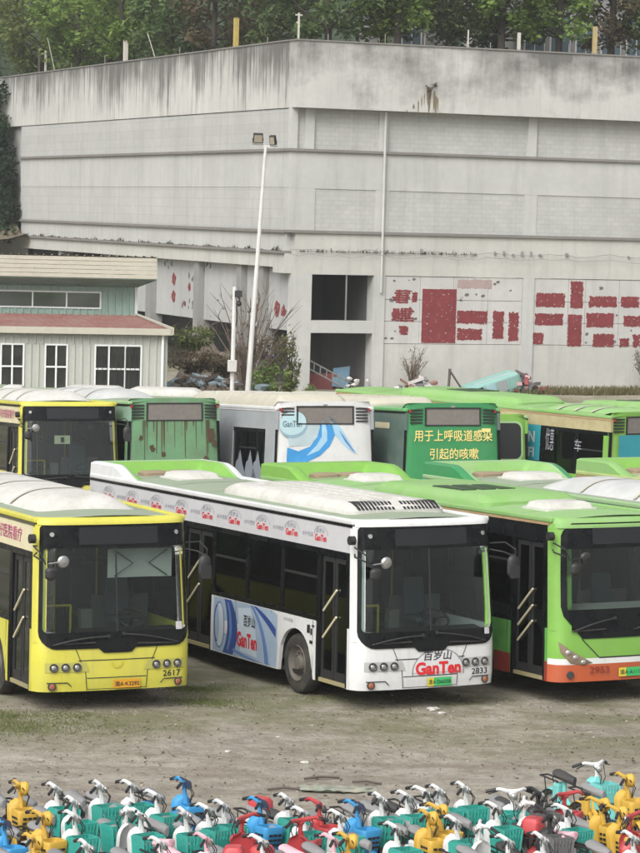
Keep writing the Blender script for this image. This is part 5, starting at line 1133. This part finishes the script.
def blades(name, n, place, h, lab, m_, seed, w=.012):
    q = random.Random(seed); mb = MB()
    for k in range(n):
        x, y, z, s = place(q); a = q.uniform(0, 6.28); hh = h*s*q.uniform(.4, 1.2); d = Vector((math.cos(a), math.sin(a), 0)); t_ = Vector((q.gauss(0, .35), q.gauss(0, .35), 1))*hh; p = Vector((x, y, z-.02))
        mb.add([p-d*w, p+d*w, p+t_*.6+d*w*.7, p+t_, p+t_*.6-d*w*.7], [(0, 1, 2, 3, 4)])
    return tag(mb.obj(name, m_), lab, 'grass', None, 'stuff')
def wallfoot(q):
    x = q.uniform(9.5, 24); p = bl(x, -q.uniform(.1, 2.2), 0); return p.x, p.y, -.15, 1
blades('wall_foot_grass', 4000, wallfoot, .35, 'dry grass along the wall foot', leafmat('dry_grass', (.12, .12, .05), (.22, .19, .10)), 1, .03)
def ledge(q):
    y = q.uniform(1, 42); p = bl(-.1-q.uniform(0, .06), y, 0) if q.random() < .7 else bl(q.uniform(.5, 9), .4, 0); z = 5.96 if p.y > bld.location.y+1 and q.random() < .75 else 5.96
    n_ = mnoise.noise((y*.9, 0, 4)); return p.x, p.y, z, max(.05, .5+1.6*n_)
shrub(bl(6.25, -.02, 13.0), .5, .35, DRYL, 41, 'small dry weed growing from the leak in the parapet', 160, 'wall_weed', .07, 12)
blades('ledge_weeds', 1300, ledge, .16, 'dark weeds growing along the grimy ledge of the wall', leafmat('ledge_weed', (.05, .05, .03), (.11, .10, .06)), 3, .02)
TUFT = [(-4.95, 42.0, .55, 1.5), (-4.3, 41.2, .8, 1.1), (-3.9, 42.2, .7, .9), (-3.2, 41.5, .9, .75), (-2.4, 41.2, .9, .6), (-4.6, 40.3, 1.0, .6), (-3.3, 40.2, 1.0, .5), (-1.6, 43.9, .55, 1.0), (-1.95, 45.2, .5, 1.0), (-1.6, 41.8, .8, .5), (.3, 42.3, .7, .45), (-.6, 42.4, .9, .45), (1.2, 42.0, 1.0, .4), (3, 43.0, 1.2, .35), (-1.0, 45.5, .6, .6), (2.6, 41.8, 1.2, .3), (-5.3, 41.4, .4, 1.6), (.2, 44.4, .5, .6), (5.2, 43.6, 1.2, .35), (0, 40.2, 2.5, .22), (3.5, 39.8, 2.5, .2), (-2.6, 38.6, 1.4, .25)]
def tuft(q):
    x, y, r, s = q.choice(TUFT); x += q.gauss(0, r*.55); y += q.gauss(0, r*.4); return x, y, ghz(x, y), s*q.uniform(.5, 1)
blades('yard_grass', 60000, tuft, .06, 'short weeds growing in patches on the yard dirt', GRASSM, 2, .008)
# dead leaves and crumbs of rubbish
q = random.Random(19); mb = MB()
for k in range(2600):
    x, y = q.uniform(-6, 7.5), 34+12*q.random()**.8; z = ghz(x, y)+.012; a = q.uniform(0, 6.28); s_ = q.uniform(.012, .04); d1 = Vector((math.cos(a), math.sin(a), q.uniform(-.3, .5)))*s_; d2 = Vector((-math.sin(a), math.cos(a), q.uniform(-.3, .5)))*s_*.5; p = Vector((x, y, z))
    mb.add([p-d1, p+d2, p+d1, p-d2], [(0, 1, 2, 3)])
tag(mb.obj('dead_leaves', leafmat('dead_leaf', (.07, .05, .03), (.20, .16, .10), (.32, .30, .26))), 'dead leaves and crumbs lying over the dirt yard', 'leaves', None, 'stuff')
# stones and litter on the dirt
q = random.Random(9); mb = MB()
for k in range(1500):
    x, y = q.uniform(-6, 7), q.uniform(34, 46); s = q.uniform(.006, .02)*(2.0 if q.random() < .05 else 1); mb.blob((x, y, ghz(x, y)+s*.2), (s*q.uniform(.8, 1.5), s, s*.6), 6, 4, .3, k)
tag(mb.obj('gravel', mat('stone', (.28, .25, .20), .9, var=.6, scale=9)), 'small stones scattered over the yard', 'gravel', None, 'stuff')
for i, (x, y, s, lab) in enumerate([(1.87, 43.6, .16, 'crumpled white paper under the front of the white bus'), (1.98, 43.2, .10, 'small scrap of white paper in front of the white bus'), (-1.18, 39.75, .09, 'white scrap of litter left of the middle of the yard'), (-.09, 39.0, .10, 'white scrap of litter above the green tarpaulin'), (5.7, 43.4, .12, 'dark clod of dirt in front of bus 2953'), (-.5, 41.0, .05, 'tiny white scrap on the bare dirt behind the litter')]):
    m = MB().blob((0, 0, s*.25), (s, s*.7, s*.4), 9, 5, .35, i); o = m.obj('litter', mat('dark_clod', (.08, .07, .055), .9) if 'dark' in lab else mat('dirty_paper', (.48, .47, .44), .8, dirt=.4, scale=20)); o.scale = (.6, .6, .5); o.location = (x, y, ghz(x, y)); tag(o, lab, 'litter', 'litter on the dirt')
tp = MB().grid(lambda u, v: (-.50+1.0*u+.1*mnoise.noise((v*4, u*3, 5)), (-.24+.46*v)*(.45+.45*math.sin(math.pi*u))+.06*mnoise.noise((u*5, v*5, 1)), .02+.05*abs(mnoise.noise((u*7, v*9, 2)))+.03*math.sin(v*22+u*4)*.5), 40, 22)
o = tp.obj('torn_tarpaulin', mat('greenish_tarpaulin', (.19, .22, .18), .8, var=.5, scale=9, dirt=.9, dcol=(.33, .29, .23))); o.location = (.36, 37.2, ghz(.36, 37.2)); tag(o, 'torn grey green tarpaulin lying flat on the dirt behind the bikes', 'tarpaulin')
for x, y, a, l, lab in ((.15, 37.9, .3, .5, 'dark stick lying behind the tarpaulin'), (.75, 37.6, -.2, .4, 'dark stick lying right of the tarpaulin'), (-.35, 37.15, .15, .45, 'dark stick lying left of the tarpaulin')):
    m = MB().tube([(-l/2, 0, .03), (0, .03, .045), (l/2, 0, .03)], .017, 5); o = m.obj('stick', mat('dark_wood', (.1, .08, .07))); o.location = (x, y, ghz(x, y)); o.rotation_euler = (0, 0, a); tag(o, lab, 'stick', 'sticks around the tarpaulin')

# ------------------------------------------------------------------ parked electric bikes
TEAL = mat('teal_plastic', (.03, .31, .255), .42, dirt=.15); TEALB = mat('light_teal_plastic', (.15, .50, .47), .42, dirt=.15)
BYEL = mat('ochre_yellow_plastic', (.56, .35, .05), .45, dirt=.15, dcol=(.35, .24, .06)); BBLU = mat('bright_blue_plastic', (.04, .28, .56), .42, dirt=.12); BRED = mat('red_plastic', (.46, .05, .055), .45, dirt=.12); BPNK = mat('pink_plastic_cover', (.68, .40, .45), .5, dirt=.1)
BWHT = mat('bike_white', (.64, .65, .64), .45, dirt=.3, scale=9); SEATG = mat('grey_seat', (.22, .22, .225), .65, dirt=.3); SEATB = mat('black_seat', (.03, .03, .032), .6, dirt=.2); NAVY = mat('navy_cover', (.02, .025, .055), .5)
SCHEME = dict(  # body, basket, seat, bar cover
    white=(BWHT, TEAL, SEATG, BWHT), whitef=(BWHT, TEAL, SEATG, BWHT), teal=(BWHT, TEALB, SEATB, BWHT), tealbig=(TEALB, TEALB, SEATB, BWHT), yellow=(BYEL, BYEL, SEATG, BYEL), blue=(BBLU, BBLU, SEATG, BBLU),
    red=(BRED, BRED, SEATB, BRED), redback=(BRED, BRED, SEATG, BRED), pinkseat=(BWHT, TEAL, BPNK, BWHT), pink=(BWHT, BPNK, BPNK, BPNK), dark=(DARK, GREYC, SEATB, DARK))
def make_bike(kind):
    body, bask, seatm, cover = SCHEME[kind]; root = empty('electric_bike')
    # wheels
    for x in (.60, -.55):
        w = MB()
        ring = [Vector((x+.235*math.cos(k*math.pi/12), 0, .275+.235*math.sin(k*math.pi/12))) for k in range(25)]; w.tube(ring, .04, 8, False); wo = w.obj('wheel', RUBBER, root, smooth=True)
        r = MB(); r.tube([Vector((x+.19*math.cos(k*math.pi/12), 0, .275+.19*math.sin(k*math.pi/12))) for k in range(25)], .014, 6, False); r.cyl((x, 0, .275), (0, 1, 0), .06, .09, 12)
        for k in range(6): a = k*math.pi/3; r.tube([(x, 0, .275), (x+.19*math.cos(a), 0, .275+.19*math.sin(a))], .012, 5)
        r.obj('rim', CHROME, wo)
        m = MB(); m.grid(lambda u, q: (x+(.285)*math.cos(math.pi*(.12+.76*u)), -.065+.13*q, .275+(.285-.02*(2*q-1)**2)*math.sin(math.pi*(.12+.76*u))), 12, 4); m.obj('mudguard', body, root, smooth=True)
    m = MB().tube([(.45, 0, .86), (.50, 0, .66), (.40, 0, .45), (.18, 0, .36), (-.12, 0, .36), (-.28, 0, .48), (-.30, 0, .74)], [.032, .036, .04, .04, .04, .036, .026], 8)
    m.tube([(-.2, .06, .36), (-.55, .085, .275)], .022, 6).tube([(-.2, -.06, .36), (-.55, -.085, .275)], .022, 6).obj('frame', body, root, smooth=True)
    m = MB()
    for sd in (-1, 1): m.tube([(.49, sd*.04, .62), (.53, sd*.075, .5), (.60, sd*.075, .275)], .02, 6)
    m.obj('fork', DARK, root)
    m = MB().box(-.12, .22, -.12, .12, .36, .41); m.obj('footboard', DARK, root, bevel=.015)
    # leg shield with its rounded head
    m = MB()
    def sh(u, q, d): 
        z = .34+.505*q; w_ = (.10+.055*clamp(q*2.2))*math.sqrt(max(.02, 1-clamp((q-.72)/.28)**2)); a = (2*u-1)
        return (.46-.055*q+.06*(1-q)**2+d-.05*a*a, w_*a*1.0, z)
    m.grid(lambda u, q: sh(u, q, .045), 12, 14); m.grid(lambda u, q: sh(u, q, -.02), 12, 14)
    n = 14; m.bridge([sh(0, k/n, .045) for k in range(n+1)], [sh(0, k/n, -.02) for k in range(n+1)], False); m.bridge([sh(1, k/n, .045) for k in range(n+1)], [sh(1, k/n, -.02) for k in range(n+1)], False)
    m.obj('leg_shield', body, root, smooth=True)
    # basket: slotted crate
    if kind in ('yellow', 'red', 'redback', 'blue'):
        m = MB(); rings = []
        for z, ins in ((.46, .05), (.50, .02), (.73, -.015), (.76, -.005), (.76, .03), (.54, .06)): rings.append([(x, y, z) for x, y in loop_rr(.50+ins*.6, .74-ins, -.16+ins, .16-ins, .05, 3, 3)])
        for a, b_ in zip(rings[:-1], rings[1:]): m.bridge(a, b_)
        m.poly(rings[0]); m.m = [0]*len(m.f); m.mi = 1; g = m
        for k in range(3):
            for j in range(3): z = .55+.055*j; g.box(.728+.006*j, .746+.006*j, -.105+.075*k, -.05+.075*k, z, z+.025); g.box(.55+.055*k, .588+.055*k, -.166-.004*j, -.152-.004*j, z, z+.025); g.box(.55+.055*k, .588+.055*k, .152+.004*j, .166+.004*j, z, z+.025)
        m.obj('basket', [bask, DARK], root, smooth=True)
    else:
        m = MB(); x0, x1, y_, z0, z1 = .50, .74, .165, .49, .785
        for (a, b_) in (((x0, -y_), (x1, -y_)), ((x1, -y_), (x1, y_)), ((x1, y_), (x0, y_)), ((x0, y_), (x0, -y_))):
            for z, h in ((z0, .05), (z0+.085, .045), (z0+.17, .045), (z1-.045, .06)):
                f = .86+.14*(z-z0)/(z1-z0); c_ = lambda p: ((p[0]-.62)*f+.62, p[1]*f); A, B_ = c_(a), c_(b_)
                d = Vector((B_[0]-A[0], B_[1]-A[1], 0)).normalized(); nn = Vector((d.y, -d.x, 0))*.011
                A = Vector((*A, z)); B_ = Vector((*B_, z)); m.hexa([A-nn, B_-nn, B_+nn, A+nn], [A-nn+Vector((0, 0, h)), B_-nn+Vector((0, 0, h)), B_+nn+Vector((0, 0, h)), A+nn+Vector((0, 0, h))])
            k_n = 6
            for k in range(k_n):
                t_ = k/k_n; lo = Vector((((a[0]+(b_[0]-a[0])*t_)-.62)*.86+.62, (a[1]+(b_[1]-a[1])*t_)*.86, z0)); hi = Vector((a[0]+(b_[0]-a[0])*t_, a[1]+(b_[1]-a[1])*t_, z1)); m.tube([lo, hi], .018 if k else .026, 4)
        m.box(.52, .72, -.133, .133, z0-.005, z0+.012); m.obj('basket', bask, root)
        m = MB().box(.752, .758, -.08, .08, .58, .70).obj('number_board', bask, root)
        MB().box(.525, .715, -.125, .125, .50, .515).obj('basket_liner', DARK, root)
    # bar with swan neck
    st = 1.1 if kind not in ('whitef', 'tealbig') else .1
    hb = empty('handlebar_pivot') if False else None
    m = MB(); c0 = Vector((.42, 0, 0))
    m.tube([(.01, 0, .84), (0, 0, .92), (-.015, 0, .985), (-.03, 0, 1.0)], [.032, .028, .03, .034], 8)
    m.tube([(-.13, -.30, .985), (-.07, -.18, 1.02), (-.02, -.06, 1.0), (-.02, .06, 1.0), (-.07, .18, 1.02), (-.13, .30, .985)], [.017, .021, .028, .028, .021, .017], 8)
    m.blob((.0, 0, .975), (.05, .06, .042), 10, 6)
    bar = m.obj('handlebar', cover, root, smooth=True); bar.location = c0; bar.rotation_euler = (0, 0, st)
    for sd in (-1, 1):
        g = MB().tube([(-.085, sd*.215, 1.012), (-.15, sd*.34, .975)], [.021, .020], 8); g.tube([(-.05, sd*.2, 1.0), (-.07, sd*.33, .96)], .008, 5); o = g.obj('grip', DARK, bar)
    m = MB().blob((.055, 0, .955), (.035, .055, .045), 10, 6); m.obj('head_lamp', LAMPG if kind != 'yellow' else BYEL, bar, smooth=True)
    if kind == 'yellow': MB().lathe([(.001, .02), (.065, .012), (.085, -.02), (.075, -.09), (.03, -.12)], (.10, 0, .965), (1, 0, 0), 14).obj('lamp_cover', BYEL, bar, smooth=True)
    if kind in ('blue',): MB().grid(lambda u, q: (-.06+.14*q, -.16+.32*u, 1.0+.06*math.sin(math.pi*u)-.05*q), 8, 4).obj('bar_cover', NAVY, bar, smooth=True)
    m = MB().tube([(.03, .1, .99), (.12, .06, .86), (.08, .02, .74)], .007, 5).tube([(.03, -.1, .99), (.13, -.03, .88), (.08, 0, .74)], .007, 5); m.obj('brake_cable', DARK, bar)
    # seat, battery box, rear carrier
    m = MB(); 
    sr = []
    for x, w_, z in ((-.06, .03, .70), (-.10, .07, .72), (-.24, .10, .73), (-.38, .12, .745), (-.46, .10, .76), (-.48, .05, .755)): sr.append([(x, w_*math.cos(2*math.pi*k/10), z+(.045 if math.sin(2*math.pi*k/10) > 0 else .06)*math.sin(2*math.pi*k/10)) for k in range(10)])
    for a, b_ in zip(sr[:-1], sr[1:]): m.bridge(a, b_)
    m.poly(sr[0]); m.poly(sr[-1]); m.obj('seat', seatm, root, smooth=True)
    MB().tube([(-.29, 0, .5), (-.31, 0, .7)], .022, 8).obj('seat_post', CHROME, root)
    MB().box(-.47, -.33, -.09, .09, .40, .64).obj('battery_box', body if kind != 'dark' else DARK, root, bevel=.03)
    m = MB()
    for sd in (-1, 1): m.tube([(-.36, sd*.07, .66), (-.78, sd*.07, .68)], .012, 5); m.tube([(-.55, sd*.085, .29), (-.66, sd*.075, .67)], .01, 5)
    m.tube([(-.78, -.07, .68), (-.78, .07, .68)], .012, 5); m.obj('rear_carrier', DARK, root)
    if kind in ('redback', 'red'):   # padded pillion box
        m = MB(); rings = []
        for z, ins in ((.70, .03), (.73, 0), (.86, 0), (.90, .03)): rings.append([(x, y, z) for x, y in loop_rr(-.80+ins, -.52-ins, -.13+ins, .13-ins, .05, 3, 2)])
        for a, b_ in zip(rings[:-1], rings[1:]): m.bridge(a, b_)
        m.poly(rings[-1]); m.poly(rings[0]); m.obj('pillion_pad', seatm if kind.startswith('pink') else BRED, root, smooth=True)
    MB().tube([(-.05, .05, .34), (-.12, .2, .02)], .012, 5).obj('kickstand', DARK, root)
    return root
def copy_tree(o, parent=None):
    c = o.copy(); COL.objects.link(c); c.parent = parent
    for ch in children_of[o.name]: copy_tree(ch, c)
    return c
BIKES = [(-3.33, 32.13, 'yellow'), (-2.92, 32.07, 'white'), (-2.40, 32.25, 'white'), (-2.07, 32.35, 'white'), (-1.50, 32.60, 'blue'), (-3.62, 31.21, 'blue'), (-1.01, 31.37, 'white'), (-0.59, 31.48, 'blue'), (-0.31, 31.73, 'white'), (0.11, 31.68, 'red'), (0.53, 31.62, 'blue'), (0.78, 31.98, 'white'), (1.07, 32.13, 'white'), (1.31, 32.39, 'teal'), (1.51, 32.47, 'white'), (1.82, 32.63, 'white'), (2.32, 32.46, 'whitef'), (2.62, 32.45, 'dark'), (2.95, 32.5, 'redback'), (3.50, 34.31, 'tealbig'), (3.80, 33.60, 'yellow'),
 (-2.91, 30.65, 'yellow'), (-2.58, 30.69, 'white'), (-2.94, 29.45, 'yellow'), (-1.85, 30.79, 'white'), (-1.35, 30.95, 'white'), (-1.15, 31.19, 'white'), (-2.02, 31.08, 'pinkseat'), (-0.70, 30.75, 'redback'), (-0.08, 30.75, 'redback'), (-1.75, 31.75, 'white'), (-2.65, 31.4, 'white'), (-0.1, 31.1, 'white'), (2.1, 31.6, 'white'), (.3, 31.0, 'white'), (2.45, 31.9, 'pinkseat'), (-3.33, 30.29, 'blue'), (0.92, 30.41, 'white'), (1.27, 31.18, 'yellow'), (1.46, 31.52, 'yellow'), (1.62, 30.90, 'white'), (1.84, 30.72, 'pinkseat'), (2.88, 31.59, 'white'), (3.35, 32.09, 'yellow'), (3.51, 31.7, 'yellow'), (2.65, 31.24, 'dark'), (3.66, 31.47, 'redback'), (3.51, 30.27, 'white'), (-1.10, 29.67, 'pink'), (0.22, 29.73, 'pink'), (0.38, 29.85, 'yellow'), (2.09, 29.95, 'white'), (2.48, 30.10, 'teal'), (-0.47, 29.65, 'white'), (-1.57, 29.42, 'white'), (-2.29, 29.24, 'white')]
DESC = dict(white='white bike with teal basket and grey seat', whitef='white bike facing straight ahead with a teal basket', teal='white bike with light teal basket, black seat', tealbig='all teal bike with white handlebar, farthest into the yard', yellow='ochre yellow bike with slotted basket', blue='bright blue bike with dark handlebar cover', red='red bike with slotted red basket', redback='bike with red body and red pillion pad', pinkseat='white bike with pink seat', pink='white bike with pink basket', dark='dark grey bike with bare frame')
ORD = ['first', 'second', 'third', 'fourth', 'fifth', 'sixth', 'seventh', 'eighth', 'ninth', 'tenth', 'eleventh', 'twelfth', 'thirteenth', 'fourteenth', 'fifteenth', 'sixteenth', 'seventeenth', 'eighteenth', 'nineteenth', 'twentieth']
protos = {}; q = random.Random(21); placed = []
for x, y, k in BIKES:
    first = k not in protos
    if first: protos[k] = make_bike(k)
children_of = {}
for o in COL.objects:
    children_of.setdefault(o.name, [])
    if o.parent: children_of.setdefault(o.parent.name, []).append(o)
used = set()
for x, y, k in BIKES:
    o = protos[k] if k not in used else copy_tree(protos[k]); used.add(k)
    yaw = R(-54)+q.uniform(-.14, .14)
    if k == 'whitef': yaw = R(-80)
    if k in ('redback',): yaw = R(75)+q.uniform(-.2, .2)
    if k in ('pinkseat',): yaw = R(130)
    if k == 'dark': yaw = R(-60)
    hx, hy = .40*math.cos(yaw), .40*math.sin(yaw)
    o.location = (x-hx, y-hy, ghz(x, y)); o.scale = (.9, .84, 1); o.rotation_euler = (R(q.uniform(-5, 1)), 0, yaw); placed.append((x, y, k, o))
for k in protos:
    rows = {}
    for p in placed:
        if p[2] == k: rows.setdefault('back line' if p[1] > 31.3 else 'front line', []).append(p)
    for rn, ps in rows.items():
        ps.sort()
        for i, p in enumerate(ps):
            tag(p[3], DESC[k]+('' if len(rows) == 1 and len(ps) == 1 else f', {ORD[i]} such from left, {rn}' if len(ps) > 1 else f', the only such in the {rn}'), 'electric bike', 'electric bikes parked in the foreground')

# ------------------------------------------------------------------ damp hazy air over the whole place
hz = MB().box(-760, 760, -230, 760, -2.0, 62).obj('haze', bpy.data.materials.new('hazy_air')); tag(hz, 'thin pale haze over the yard', 'haze', None, 'stuff')
hm = hz.data.materials[0]; hm.use_nodes = True; t = hm.node_tree; t.nodes.clear(); o = N(t, 'ShaderNodeOutputMaterial'); pv = N(t, 'ShaderNodeVolumePrincipled')
pv.inputs['Color'].default_value = (.93, .95, .96, 1); pv.inputs['Density'].default_value = .0004; pv.inputs['Anisotropy'].default_value = .1; t.links.new(pv.outputs[0], o.inputs['Volume'])
